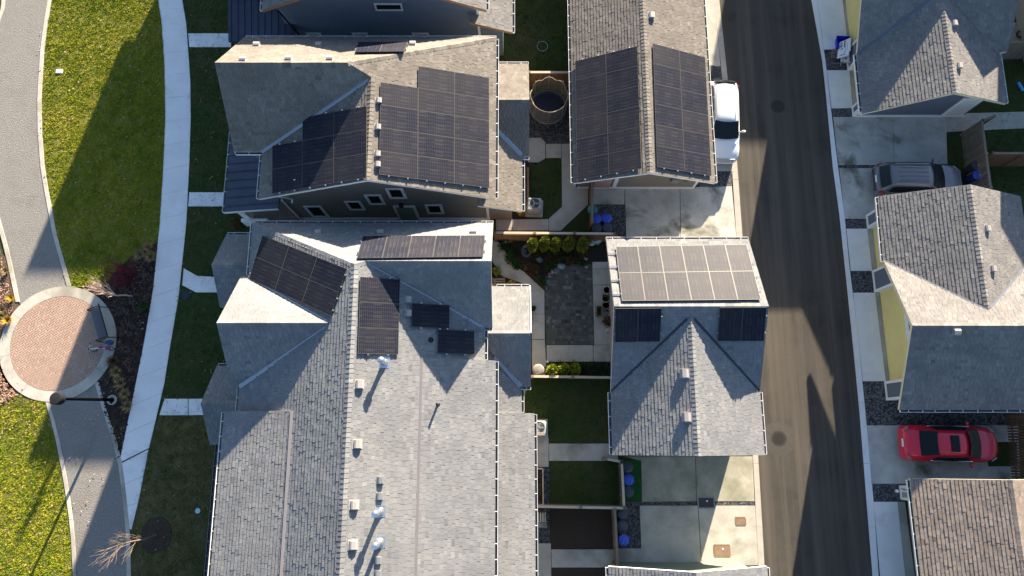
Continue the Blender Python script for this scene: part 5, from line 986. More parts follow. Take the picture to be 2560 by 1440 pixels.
p = U(1494, 608, .2); mb = MB(); mb.blob((0, 0, .1), (.14, .1, .1), n=8, jit=.3, seed=8); o = mb.build('watering_can', mat('green_plastic', (.03, .30, .09), .5), smooth=True); o.location = (p.x, p.y, .02); tag(o, 'small bright green plastic can beside the pale plastic pile', 'watering can')
p = U(1381, 907, .1); mb = MB(); mb.blob((0, 0, .07), (.08, .08, .08), n=10, jit=.02); o = mb.build('white_ball', WHITE, smooth=True); o.location = (p.x - .25, p.y + .05, .02); tag(o, 'small white ball above the three lime shrubs', 'ball')
# stack of signs and a blue tub on the stone strip across the lane
p = U(2106, 108, .25); TB = thing('storage_tub', 'bright blue plastic tub on the strip beside the stacked signs', 'tub', (p.x, p.y, .03), -.05); BLUEP = mat('royal_blue_plastic', (.012, .03, .55), .4)
mb = MB(); b0, b1, hh = .27, .34, .4
for sgn in range(4):
    q0 = [(-1, -1), (1, -1), (1, 1), (-1, 1)][sgn]; q1 = [(-1, -1), (1, -1), (1, 1), (-1, 1)][(sgn + 1) % 4]
    mb.face([(q0[0] * b0 * 1.15, q0[1] * b0, 0), (q1[0] * b0 * 1.15, q1[1] * b0, 0), (q1[0] * b1 * 1.15, q1[1] * b1, hh), (q0[0] * b1 * 1.15, q0[1] * b1, hh)]); mb.face([(q0[0] * (b0 - .02) * 1.15, q0[1] * (b0 - .02), .02), (q0[0] * (b1 - .02) * 1.15, q0[1] * (b1 - .02), hh), (q1[0] * (b1 - .02) * 1.15, q1[1] * (b1 - .02), hh), (q1[0] * (b0 - .02) * 1.15, q1[1] * (b0 - .02), .02)])
mb.face([(-.3, -.26, .02), (.3, -.26, .02), (.3, .26, .02), (-.3, .26, .02)]); mb.build('tub_wall', BLUEP, TB)
mb = MB(); k = 1.15
mb.tube([(-b1 * k, -b1, hh), (b1 * k, -b1, hh), (b1 * k, b1, hh), (-b1 * k, b1, hh)], .025, 6, closed=True); mb.build('rim', BLUEP, TB)
SIGNW = mat('sign_face', (.62, .64, .66), .5); INK = mat('sign_ink', (.06, .12, .30), .6); INKR = mat('sign_red', (.5, .12, .08), .6); INKC = mat('sign_cyan', (.2, .5, .62), .6)
def sign_board(label, px, py, z, w, h, rz, tilt, marks, frame=False, X=None):
    p = U(px, py, z)
    if X: p = Vector((X, p.y, z))
    o = thing('sign_board', label, 'sign', (p.x, p.y, z), 0, 'signs stacked by the charcoal garage'); o.rotation_euler = (tilt[0], tilt[1], rz); mb = MB(); mb.box(-w, w, -h, h, -.012, .012); mb.build('board', SIGNW, o, bev=.004)
    for (x, y, a, b, m) in marks: mb = MB(); mb.box(x - a, x + a, y - b, y + b, .012, .015); mb.build('lettering', m, o)
    if frame: mb = MB(); [mb.tube([(s * w * .9, -h - .25, 0), (s * w * .9, h * .9, 0)], .016, 6) for s in (-1, 1)]; mb.build('stake', SILVER, o)
sign_board('largest white sign leaning on the charcoal wall, blue lettering', 2130, 117, .62, .36, .42, -.12, (.0, -1.0), [(-.18, .05, .03, .3, INK), (0, .02, .05, .25, INK), (.16, -.05, .03, .22, INKC), (.02, .33, .07, .05, INKR)], X=19.1)
sign_board('white sign tilted below the largest one, cyan lettering', 2134, 131, .58, .34, .30, -.2, (.0, -.9), [(.1, 0, .04, .22, INKC), (-.05, -.15, .14, .03, INK)], X=19.0)
sign_board('white sign with dark picture blocks nearest the lane', 2113, 135, .5, .23, .42, -.12, (.3, -.35), [(-.02, .27, .17, .07, INK), (-.02, .08, .18, .05, INKR), (-.02, -.05, .18, .06, INK), (.05, -.25, .07, .07, INKR), (-.1, -.27, .06, .09, INKC)], True)
sign_board('white sign with black bars half hidden between the others', 2121, 143, .36, .2, .34, -.3, (.1, -.5), [(0, .2, .15, .04, DARKP), (0, .02, .15, .06, DARKP), (0, -.2, .13, .05, INK)])
p = U(2088, 136); o = thing('brick_stack', 'stack of weathered boards and bricks beside the tub', 'brick stack', (p.x, p.y, .02), -.1); mb = MB()
for k in range(3): mb.box(-.28 + .03 * k, .22, -.26 + k * .17, -.13 + k * .17, 0, .14 + .03 * k, 0, .3 + .2 * k)
mb.build('boards', GREYWOOD, o)
p = U(2102, 159); mb = MB(); mb.box(-.5, .42, -.03, .03, 0, .06, 0, .8); o = mb.build('timber_strip', GREYWOOD); o.location = (p.x, p.y, .02); o.rotation_euler = (0, 0, -.02); tag(o, 'long pale timber strip below the stacked signs', 'timber')
# toys behind the charcoal garage
p = U(2521, 72, .2); mb = MB(); mb.lathe((0, 0, 0), [(.15, 0), (.2, .25), (.19, .28), (.0001, .29)], 16); o = mb.build('toy_bucket', mat('orange_plastic', (.6, .12, .02), .5)); o.location = (p.x, p.y, .02); tag(o, 'orange toy bucket in the upper right yard', 'bucket')
p = U(2516, 83, .3); o = thing('storage_bin', 'pale green storage box with round lid in the upper right yard', 'storage box', (p.x, p.y, .02)); mb = MB(); mb.box(-.2, .2, -.2, .2, 0, .35); mb.build('box', mat('mint_plastic', (.25, .5, .38), .5), o, bev=.03); mb = MB(); mb.lathe((0, 0, .35), [(.15, 0), (.14, .03), (.0001, .035)], 16); mb.build('lid', WHITE, o)
p = U(2554, 212, .3); o = MB(); o.box(-.3, .3, -.08, .08, .1, .22); o = o.build('toy_slide', mat('sky_plastic', (.06, .33, .62), .5), bev=.03); o.location = (p.x, p.y, .02); o.rotation_euler = (0, .3, -.9); tag(o, 'sky blue plastic toy slide at the right edge lawn', 'toy slide')
p = U(2553, 84, .2); mb = MB(); mb.tube([(.2 * cos(2 * pi * k / 20), .2 * sin(2 * pi * k / 20), .1) for k in range(20)], .05, 8, closed=True); o = mb.build('spare_tyre', DARKP, smooth=True); o.location = (p.x, p.y, .02); tag(o, 'black tyre on the concrete in the upper right yard', 'tyre')
# ---------------------------------------------------------------- vegetation
def inside(poly, X, Y):
    r = np.zeros(X.shape, bool); n = len(poly); j = n - 1
    for i in range(n):
        xi, yi = poly[i]; xj, yj = poly[j]
        if yi != yj: c = ((yi > Y) != (yj > Y)) & (X < (xj - xi) * (Y - yi) / (yj - yi) + xi); r ^= c
        j = i
    return r
RG_ = np.random.default_rng(4)
def vnoise(X, Y, s, seed):
    r = np.random.default_rng(seed).random((256, 256)); x = X * s + 70; y = Y * s + 70; i = np.floor(x).astype(int) % 255; j = np.floor(y).astype(int) % 255; fx = x - np.floor(x); fy = y - np.floor(y); fx = fx * fx * (3 - 2 * fx); fy = fy * fy * (3 - 2 * fy)
    return (r[i, j] * (1 - fx) + r[i + 1, j] * fx) * (1 - fy) + (r[i, j + 1] * (1 - fx) + r[i + 1, j + 1] * fx) * fy
def grass(label, polys, m, dens, h=.07, wd=.016, z=0.0, tshift=0.0, bare=.0):
    V = []; T = []
    for pp in polys:
        q = G(pp); x0, x1, y0, y1 = min(p[0] for p in q), max(p[0] for p in q), min(p[1] for p in q), max(p[1] for p in q); n = int((x1 - x0) * (y1 - y0) * dens)
        X = RG_.uniform(x0, x1, n); Y = RG_.uniform(y0, y1, n); k = inside(q, X, Y); X, Y = X[k], Y[k]
        cl = vnoise(X, Y, 5.5, 1) * .5 + vnoise(X, Y, 2.1, 2) * .3 + vnoise(X, Y, 11., 3) * .3; k = RG_.random(len(X)) < np.clip((cl - .18 - bare) * 2.2, .12, 1); X, Y, cl = X[k], Y[k], cl[k]
        tone = np.clip(vnoise(X, Y, .45, 5) * .4 + vnoise(X, Y, 2.2, 6) * .45 + (vnoise(X, Y, 6.5, 8) - .5) * .5 + RG_.normal(0, .07, len(X)) + .06 + tshift, 0, 1); H_ = h * (.35 + 1.2 * cl) * RG_.uniform(.6, 1.3, len(X))
        for b in range(3):
            a = RG_.uniform(0, 2 * pi, len(X)); ln = H_ * RG_.uniform(.2, 1.1, len(X)); dx, dy = np.cos(a), np.sin(a); w = wd * RG_.uniform(.7, 1.5, len(X)); ox = RG_.normal(0, .015, len(X)); oy = RG_.normal(0, .015, len(X))
            A = np.stack([X + ox - dy * w, Y + oy + dx * w, np.full(len(X), z - .01)], 1); B = np.stack([X + ox + dy * w, Y + oy - dx * w, np.full(len(X), z - .01)], 1); Cc = np.stack([X + ox + dx * ln, Y + oy + dy * ln, z + H_], 1)
            V.append(np.stack([A, B, Cc], 1).reshape(-1, 3)); T.append(tone)
    V = np.concatenate(V); T = np.concatenate(T); n = len(T); me = bpy.data.meshes.new('grass'); me.vertices.add(n * 3); me.vertices.foreach_set('co', V.astype(np.float32).ravel()); me.loops.add(n * 3); me.loops.foreach_set('vertex_index', np.arange(n * 3, dtype=np.int32)); me.polygons.add(n); me.polygons.foreach_set('loop_start', np.arange(0, n * 3, 3, dtype=np.int32))
    me.update(calc_edges=True); at = me.attributes.new('tone', 'FLOAT', 'FACE'); at.data.foreach_set('value', T.astype(np.float32)); me.materials.append(m); o = bpy.data.objects.new('grass', me); COL.objects.link(o); o['kind'] = 'stuff'; tag(o, label, 'grass'); return o
LAWN_G = [(x + 15, y) for x, y in LAWN_W[:10]] + LAWN_W[10:]
grass('yellow-green lawn grass beside the gravel path', [LAWN_G], GR_SUN, 650, .05, .013)
grass('green lawn grass with scattered leaves in the lower left corner', [[(x - (8 if 100 < x < 200 else 0), y) for x, y in LAWN_SW]], GR_SUN, 650, .05, .013, tshift=-.1)
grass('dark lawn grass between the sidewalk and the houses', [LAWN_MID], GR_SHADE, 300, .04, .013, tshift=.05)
grass('brownish worn lawn grass at the lower end beside the sidewalk', [LAWN_LOW], GR_LOW, 300, .04, .013, tshift=.15)
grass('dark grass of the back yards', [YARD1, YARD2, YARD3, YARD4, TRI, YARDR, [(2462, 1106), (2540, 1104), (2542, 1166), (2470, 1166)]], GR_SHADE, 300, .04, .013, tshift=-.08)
# fallen leaves
V = MB(); g = random.Random(21)
def strew(polys, n, dens_f=None):
    for pp in polys:
        q = G(pp); x0, x1, y0, y1 = min(p[0] for p in q), max(p[0] for p in q), min(p[1] for p in q), max(p[1] for p in q); k = 0
        while k < n:
            x, y = g.uniform(x0, x1), g.uniform(y0, y1)
            if hypot(x - PC.x, y - PC.y) < PR1 + .1 and g.random() > .012: k += .02; continue
            if not inside(q, np.array([x]), np.array([y]))[0]: continue
            k += 1
            if dens_f and g.random() > dens_f(x, y): continue
            a = g.uniform(0, 6.28); s = g.uniform(.025, .06); u = Vector((cos(a), sin(a), g.uniform(-.3, .3))) * s; w = Vector((-sin(a), cos(a), g.uniform(-.5, .5))) * s * .7; c = Vector((x, y, g.uniform(.05, .09))); V.face([c - u, c - w * .8, c + u, c + w], 0, g.random())
strew([LAWN_SW], 900, lambda x, y: 1.0 if y > -.5 else .25); strew([LAWN_W], 260); strew([[(0, 620), (30, 740), (40, 800), (0, 860)], [(0, 890), (20, 890), (80, 975), (0, 1010)]], 420); strew([LAWN_MID], 160); strew([[(150, 1010), (250, 970), (310, 1200), (200, 1350)]], 40); strew([BED], 120)
o = V.build('fallen_leaves', DRYLEAF); o['kind'] = 'stuff'; tag(o, 'dry fallen leaves scattered over the lawns and beds', 'leaves')
# mulch chunks
V = MB()
def chunks(polys, n, tone=(0, 1), s=(.02, .06), z=.015):
    for pp in polys:
        q = G(pp); x0, x1, y0, y1 = min(p[0] for p in q), max(p[0] for p in q), min(p[1] for p in q), max(p[1] for p in q); k = 0
        while k < n:
            x, y = g.uniform(x0, x1), g.uniform(y0, y1)
            if hypot(x - PC.x, y - PC.y) < PR1 + .06 or not inside(q, np.array([x]), np.array([y]))[0]: k += .01; continue
            k += 1; a = g.uniform(0, 6.28); l = g.uniform(*s); V.obox((x, y, z + l * .3), (l * cos(a), l * sin(a), g.uniform(-.3, .3) * l), (-l * .5 * sin(a), l * .5 * cos(a), g.uniform(-.4, .4) * l), (0, 0, l * .35), 0, g.uniform(*tone))
chunks([BED], 1500); chunks([[(1250, 600), (1477, 600), (1477, 658), (1380, 670), (1362, 720)], [(1367, 906), (1527, 906), (1527, 938), (1367, 938)]], 350)
o = V.build('bark_chips', mat('bark_chip', (.03, .02, .015), .95, tones=[(.012, .009, .008), (.03, .021, .017), (.07, .048, .036)])); o['kind'] = 'stuff'; tag(o, 'dark bark chips in the planting beds', 'bark chips')
# clipped cedars
def cedar(label, px, py, zc, r, m, n, group, seed, name='clipped_cedar', cat='shrub'):
    p = U(px, py, zc); o = thing(name, label, cat, (p.x, p.y, .01), 0, group); mb = MB()
    leafball(mb, (0, 0, zc), (r[0], r[1], r[2]), n, .085, seed, .8); mb.build('foliage', m, o)
    mb = MB(); mb.blob((0, 0, zc), (r[0] * .8, r[1] * .8, r[2] * .82), n=12, jit=.05, seed=seed); mb.build('inner_growth', mat('inner_%d' % seed, (.03, .042, .008), .9), o); mb = MB(); mb.tube([(0, 0, 0), (0, 0, zc)], [.05, .02], 7); mb.build('stem', GREYWOOD, o)
for i, (x, y, nm) in enumerate(((1332, 613, 'leftmost of the five clipped cedars along the fence'), (1361, 610, 'second of the five clipped cedars from the left'), (1389, 612, 'middle one of the five clipped cedars'), (1422, 610, 'fourth of the five clipped cedars from the left'), (1457, 612, 'rightmost clipped cedar, wholly in shade'))): cedar(nm, x, y, 1.02, (.245 + .03 * (i > 2), .245 + .03 * (i > 2), 1.08), L_CEDAR, 1500, 'clipped cedars along the fence', 30 + i)
for i, (x, y, nm) in enumerate(((1381, 926, 'leftmost and largest of the three lime shrubs'), (1410, 924, 'middle one of the three lime shrubs'), (1438, 923, 'rightmost of the three lime shrubs'))): cedar(nm, x, y, .55, (.30 - .02 * i, .29, .5), L_LIME, 1000, 'lime shrubs above the low fence', 40 + i, 'lime_shrub')
# ornamental grasses
def grasses(label, px, py, r, h, group, seed, m=None):
    p = U(px, py, .15); mb = MB(); tufts(mb, (0, 0, 0), r, 170, h, .009, seed, .9); o = mb.build('ornamental_grass', m or L_TAN); o.location = (p.x, p.y, .01); tag(o, label, 'ornamental grass', group)
gg = 'ornamental grass tufts in the planting bed'
for i, (x, y, s, nm) in enumerate(((371, 618, .26, 'tan grass tuft nearest the top of the bed by the sidewalk'), (350, 638, .26, 'tan grass tuft left of a pair at the top of the bed'), (378, 642, .28, 'tan grass tuft right of a pair, touching the sidewalk'), (284, 904, .34, 'largest olive grass tuft beside the bicycle'), (291, 930, .28, 'grass tuft second down the row from the bicycle'), (303, 958, .30, 'grass tuft third down the row from the bicycle'), (313, 986, .28, 'grass tuft fourth down the row, near the street lamp'), (319, 1015, .28, 'grass tuft at the bottom end of the row by the sidewalk'))): grasses(nm, x, y, s * .75, s * 1.35, gg, 70 + i, L_TAN if i < 3 else L_MIX if i == 3 else L_TAN)
for i, (x, y, s, nm) in enumerate(((20, 800, .35, 'golden grass clump touching the left of the plaza ring'), (6, 775, .3, 'pale grass clump at the left edge above the golden one'), (28, 745, .28, 'golden grass clump beside the path edging at left'), (14, 678, .25, 'upper tan grass clump at the left edge'))): grasses(nm, x, y, s * .6, s, 'grass clumps at the left edge', 80 + i, L_GOLD if i in (0, 2) else L_TAN)
# leafy plants
def leafy(label, px, py, r, h, m, n, seed, name='garden_shrub', group=None, leaf=.08, kids=True):
    p = U(px, py, h * .5); mb = MB(); g_ = random.Random(seed); o = thing(name, label, 'shrub', (p.x, p.y, .01), g_.uniform(0, 6), group)
    for k in range(7): a = g_.uniform(0, 6.28); q = r * .55 * g_.random(); leafball(mb, (q * cos(a), q * sin(a), h * g_.uniform(.35, .65)), (r * .55, r * .55, h * .4), n // 7, leaf, seed * 9 + k, .3)
    mb.build('foliage', m, o); mb = MB()
    for k in range(5): a = g_.uniform(0, 6.28); mb.tube([(0, 0, 0), (r * .5 * cos(a), r * .5 * sin(a), h * .6)], [.02, .008], 5)
    mb.build('stems', L_TWIG, o)
gl = 'mixed garden shrubs'
for i, (x, y, r, h, m, n, nm) in enumerate(((1262, 617, .42, .4, L_GREEN, 500, 'dark green fern at the top of the bed by the duplex'), (1272, 640, .45, .4, L_GREEN, 500, 'dark green fern in the middle of the bed by the curved walk'), (1290, 660, .42, .4, L_GREEN, 500, 'dark green fern at the lower edge of the curved walk'), (1330, 675, .5, .6, L_MIX, 900, 'large rusty autumn shrub beside the patio'), (1376, 664, .35, .4, L_GREEN, 400, 'green plant behind the patio stones'), (1398, 645, .35, .35, L_GREEN, 320, 'green plant in front of the third cedar'), (1425, 652, .35, .3, L_MIX, 320, 'reddish low plant in front of the fourth cedar'), (1355, 700, .32, .35, L_GREEN, 320, 'green plant at the pointed corner of the patio'), (1241, 677, .3, .4, L_LIME, 350, 'lime yellow plant against the duplex wall'), (1278, 712, .35, .4, L_GOLD, 350, 'golden leafed plant above the porch roof'), (1518, 806, .38, .7, L_MIX, 500, 'olive shrub against the T-shaped garage'), (357, 767, .35, .5, L_GREEN, 420, 'dark green shrub beside the sidewalk in the bed'), (1236, 50, .35, .6, L_MIX, 450, 'olive shrub in the yard at the top beside the air conditioner'), (1302, 532, .25, .35, L_GOLD, 260, 'golden plant at the back corner of the taupe house'), (590, 562, .45, .7, L_MIX, 700, 'bushy olive shrub at the front corner of the taupe house'), (1455, 655, .3, .3, L_GREEN, 260, 'green plant at the right end of the bed'))): leafy(nm, x, y, r, h, m, n, 100 + i, group=gl)
# low ground cover between the shrubs
for lab, polys, n, m, sz in (('low mixed ground cover between the garden shrubs', [[(1250, 600), (1477, 600), (1477, 658), (1400, 664), (1364, 690), (1362, 722), (1300, 668)]], 95, L_MIX, .13), ('low dry ground cover in the bed beside the plaza', [[(392, 612), (310, 665), (275, 712), (296, 780), (300, 860), (330, 960), (300, 1120), (355, 850), (380, 720)]], 110, L_TWIG, .12), ('low green ground cover under the clipped cedars', [[(1240, 602), (1477, 602), (1477, 640), (1320, 650)], [(1370, 908), (1525, 908), (1525, 936), (1370, 936)]], 60, L_GREEN, .12)):
    mb = MB(); gq = random.Random(len(lab))
    for pp in polys:
        q = G(pp); x0, x1, y0, y1 = min(p[0] for p in q), max(p[0] for p in q), min(p[1] for p in q), max(p[1] for p in q); k = 0
        while k < n:
            x, y = gq.uniform(x0, x1), gq.uniform(y0, y1)
            if not inside(q, np.array([x]), np.array([y]))[0] or hypot(x - PC.x, y - PC.y) < PR1 + .15: k += .02; continue
            k += 1; r = sz * gq.uniform(.5, 1.5); leafball(mb, (x, y, .05 + r * .4), (r, r, r * .6), int(26 * r / sz) + 6, .055, gq.randrange(9999), .2)
    o = mb.build('ground_cover', m); o['kind'] = 'stuff'; tag(o, lab, 'ground cover')
# twiggy shrubs and trees
def twigs(mb, p, d, L, r, lev, g, spread=.5, up=.15, n=3, tone=.5):
    p = Vector(p); d = Vector(d).normalized(); pts = [p]; q = p; dd = d.copy()
    for k in range(4): dd = (dd + Vector((g.uniform(-.18, .18), g.uniform(-.18, .18), g.uniform(-.08, .18) + up * .3))).normalized(); q = q + dd * L / 4; pts.append(q)
    mb.tube(pts, [lerp(r, r * .5, k / 4) for k in range(5)], 5 if lev else 4, 0, min(1, max(0, tone + g.uniform(-.25, .25))))
    if lev > 0:
        for k in range(n + (1 if lev > 1 else 0)):
            t = g.uniform(.35, 1.0); b = pts[min(3, int(t * 4))].lerp(pts[min(4, int(t * 4) + 1)], t * 4 % 1); nd = (dd + Vector((g.uniform(-1, 1), g.uniform(-1, 1), g.uniform(-.5, .8))) * spread).normalized(); twigs(mb, b, nd, L * g.uniform(.5, .8), r * .5, lev - 1, g, spread, up, n, tone)
p = U(333, 740); g = random.Random(8); BT = thing('bare_tree', 'small bare pale-barked tree leaning over the plaza edge', 'tree', (p.x, p.y, .0)); mb = MB(); mb.tube([(0, 0, 0), (-.03, -.12, .8), (-.02, -.3, 1.6)], [.045, .04, .034], 8); mb.build('trunk', L_BIRCH, BT)
mb = MB()
for k in range(13): z = 1.5 + k * .12; twigs(mb, (-.02, -.3 - .06 * (z - 1.6), z), (g.uniform(-.6, .5), g.uniform(-.3, .7), 1.1), .95 - .02 * k, .022, 2, g, .5, .3, 3)
mb.tube([(-.02, -.3, 1.6), (-.1, -.42, 2.6), (-.1, -.5, 3.5)], [.034, .024, .008], 6); mb.build('crown', L_BIRCH, BT)
p = U(320, 690); g = random.Random(12); RD_ = thing('dogwood_shrub', 'wine red twiggy dogwood shrub in the planting bed', 'shrub', (p.x, p.y, 0)); mb = MB()
for k in range(90): a = g.uniform(0, 6.28); q = g.random() ** .5; twigs(mb, (q * .35 * cos(a), q * .35 * sin(a), 0), (q * cos(a), q * sin(a), .75), g.uniform(.6, 1.0), .011, 1, g, .35, .3, 4)
mb.build('stems', L_RED, RD_)
p = U(392, 1337); g = random.Random(16); YT = thing('young_tree', 'young bare tree rising from the mulch ring at lower left', 'tree', (p.x, p.y, .02)); mb = MB(); mb.tube([(0, 0, 0), (.03, -.05, 1.2), (-.02, 0, 2.3)], [.05, .042, .034], 8); mb.build('trunk', L_TWIG, YT); mb = MB()
for k in range(11): z = 1.3 + k * .17; a = g.uniform(0, 6.28); twigs(mb, (0, -.02, z), (.8 * cos(a), .8 * sin(a), 1.0), 1.1 - .03 * k, .011, 1, g, .45, .3, 4)
for k in range(9): a = g.uniform(0, 6.28); twigs(mb, (-.02, 0, 2.9), (.35 * cos(a), .35 * sin(a), 1), 1.5, .011, 1, g, .3, .3, 3)
mb.tube([(-.02, 0, 2.3), (0, .02, 3.2)], [.034, .02], 6); mb.build('crown', L_TWIG, YT)
for i, (x, y, nm) in enumerate(((352, 655, 'bare grey twig clump right of the dogwood'), (365, 692, 'bare grey twig clump touching the sidewalk'), (300, 775, 'brown low twig clump behind the bench'), (315, 820, 'brown low twig clump behind the bicycle'), (310, 870, 'brown low twig clump in the middle of the bed'), (330, 905, 'small twig clump near the sidewalk, lower bed'))):
    p = U(x, y); g = random.Random(200 + i); mb = MB()
    for k in range(22): a = g.uniform(0, 6.28); q = g.random(); twigs(mb, (q * .12 * cos(a), q * .12 * sin(a), 0), (q * cos(a), q * sin(a), .5), g.uniform(.25, .5), .006, 1, g, .5, .2, 3)
    o = mb.build('twig_clump', L_TWIG if i > 1 else mat('grey_twig_%d' % i, (.2, .16, .15), .9)); o.location = (p.x, p.y, .01); tag(o, nm, 'shrub', 'low twig clumps in the planting bed')
# ---------------------------------------------------------------- vehicles: x forwards, lofted shells smoothed by subdivision
def paint(name, c, rough=.28, coat=.6): return mat(name, c, rough, spec=.5, coat=coat)
TYRE = mat('tyre_rubber', (.02, .02, .022), .85); RIM = mat('alloy_rim', (.4, .41, .43), .35, metal=.8); CARGLASS = mat('car_glass', (.012, .017, .021), .2, spec=.2); LAMPR = mat('tail_lamp', (.30, .012, .012), .2, coat=.6); LAMPW = mat('head_lamp', (.55, .57, .6), .15, coat=.6); CHROME = mat('chrome_strip', (.7, .7, .7), .2, metal=1.0)
def car(label, loc, rz, pm, L, W, st, cab, kind, extras=None):
    """st: body stations (x, half width, z bottom, z shoulder, z top centre, half width at top); cab: cabin stations (x, z, half width top, half width base, z base)"""
    rt = thing('parked_car', label, 'car', loc, rz, 'cars parked along the lane')
    mb = MB(); rows = []
    for (x, hw, zb, zs, zt, ht) in st:
        half = [(hw * .86, zb), (hw * .97, zb + .10), (hw, lerp(zb, zs, .5)), (hw * .985, lerp(zb, zs, .82)), (hw * .94, zs), (ht, lerp(zs, zt, .75)), (ht * .5, zt)]
        rows.append([(x, y, z) for y, z in half] + [(x, 0, zt + .005)] + [(x, -y, z) for y, z in half[::-1]])
    mb.grid(rows); mb.face(rows[0]); mb.face(rows[-1][::-1]); mb.build('body', pm, rt, smooth=True, sub=2)
    # cabin: station rows of seven points from left base over the roof to right base
    mb = MB(); cr = []
    for (x, z, wt, wb, zb) in cab: cr.append([Vector((x, y, q)) for y, q in ((wb, zb), (lerp(wb, wt, .5), lerp(zb, z, .55)), (wt, z - .05 if z - zb > .1 else lerp(zb, z, .9)), (wt * .55, z), (0, z + .015), (-wt * .55, z), (-wt, z - .05 if z - zb > .1 else lerp(zb, z, .9)), (-lerp(wb, wt, .5), lerp(zb, z, .55)), (-wb, zb))])
    mb.grid([[tuple(p) for p in r] for r in cr]); mb.face([tuple(p) for p in cr[0]]); mb.face([tuple(p) for p in cr[-1]][::-1]); mb.build('cabin_shell', pm, rt, smooth=True, sub=2)
    def patch(name, P, m, n=(6, 3), bow=.0, liftv=(0, 0, .02), par=rt, bowv=None):
        P = [Vector(p) for p in P]; lv = Vector(liftv); rows = []
        for i in range(n[1] + 1):
            v = i / n[1]; rows.append([(P[0].lerp(P[1], u / n[0])).lerp(P[3].lerp(P[2], u / n[0]), v) + lv + (Vector(bowv) if bowv else lv.normalized()) * bow * (1 - (2 * u / n[0] - 1) ** 2) for u in range(n[0] + 1)])
        b = MB(); b.grid([[tuple(p) for p in r] for r in rows]); lo = [[p - lv.normalized() * .03 for p in r] for r in rows]; b.grid([[tuple(p) for p in r] for r in lo][::-1])
        ring = [rows[0], [r[-1] for r in rows], rows[-1][::-1], [r[0] for r in rows][::-1]]; ringl = [lo[0], [r[-1] for r in lo], lo[-1][::-1], [r[0] for r in lo][::-1]]
        for A, B in zip(ring, ringl):
            for k in range(len(A) - 1): b.face((A[k], A[k + 1], B[k + 1], B[k]))
        return b.build(name, m, par, smooth=False)
    for f in kind['patches']: patch(*f[:3], **f[3])
    for x in kind['wheels']:
        for s in (-1, 1):
            y = s * (W / 2 - .13); r = kind['r']; mb = MB()
            rows = [[(x + q * cos(2 * pi * k / 24), y + yy, r + q * sin(2 * pi * k / 24)) for k in range(24)] for q, yy in ((r * .62, -.11), (r * .92, -.11), (r, -.07), (r, .07), (r * .92, .11), (r * .62, .11))]
            mb.grid(rows, closed=True); wh = mb.build('wheel', TYRE, rt); mb = MB(); mb.grid([[(x + q * cos(2 * pi * k / 20), y + s * yy, r + q * sin(2 * pi * k / 20)) for k in range(20)] for q, yy in ((r * .64, .09), (r * .5, .075), (r * .15, .10), (.001, .10))], closed=True); mb.build('rim', RIM, wh)
    for s in (-1, 1):
        mx, mz = kind['mirror']; y = s * (W / 2 + .06); mb = MB(); mb.blob((mx, y + s * .06, mz), (.075, .13, .085), n=10, jit=.02); mb.tube([(mx + .02, s * (W / 2 - .12), mz - .06), (mx, y, mz - .02)], .03, 6); mb.build('wing_mirror', pm, rt, smooth=True)
    return rt, patch
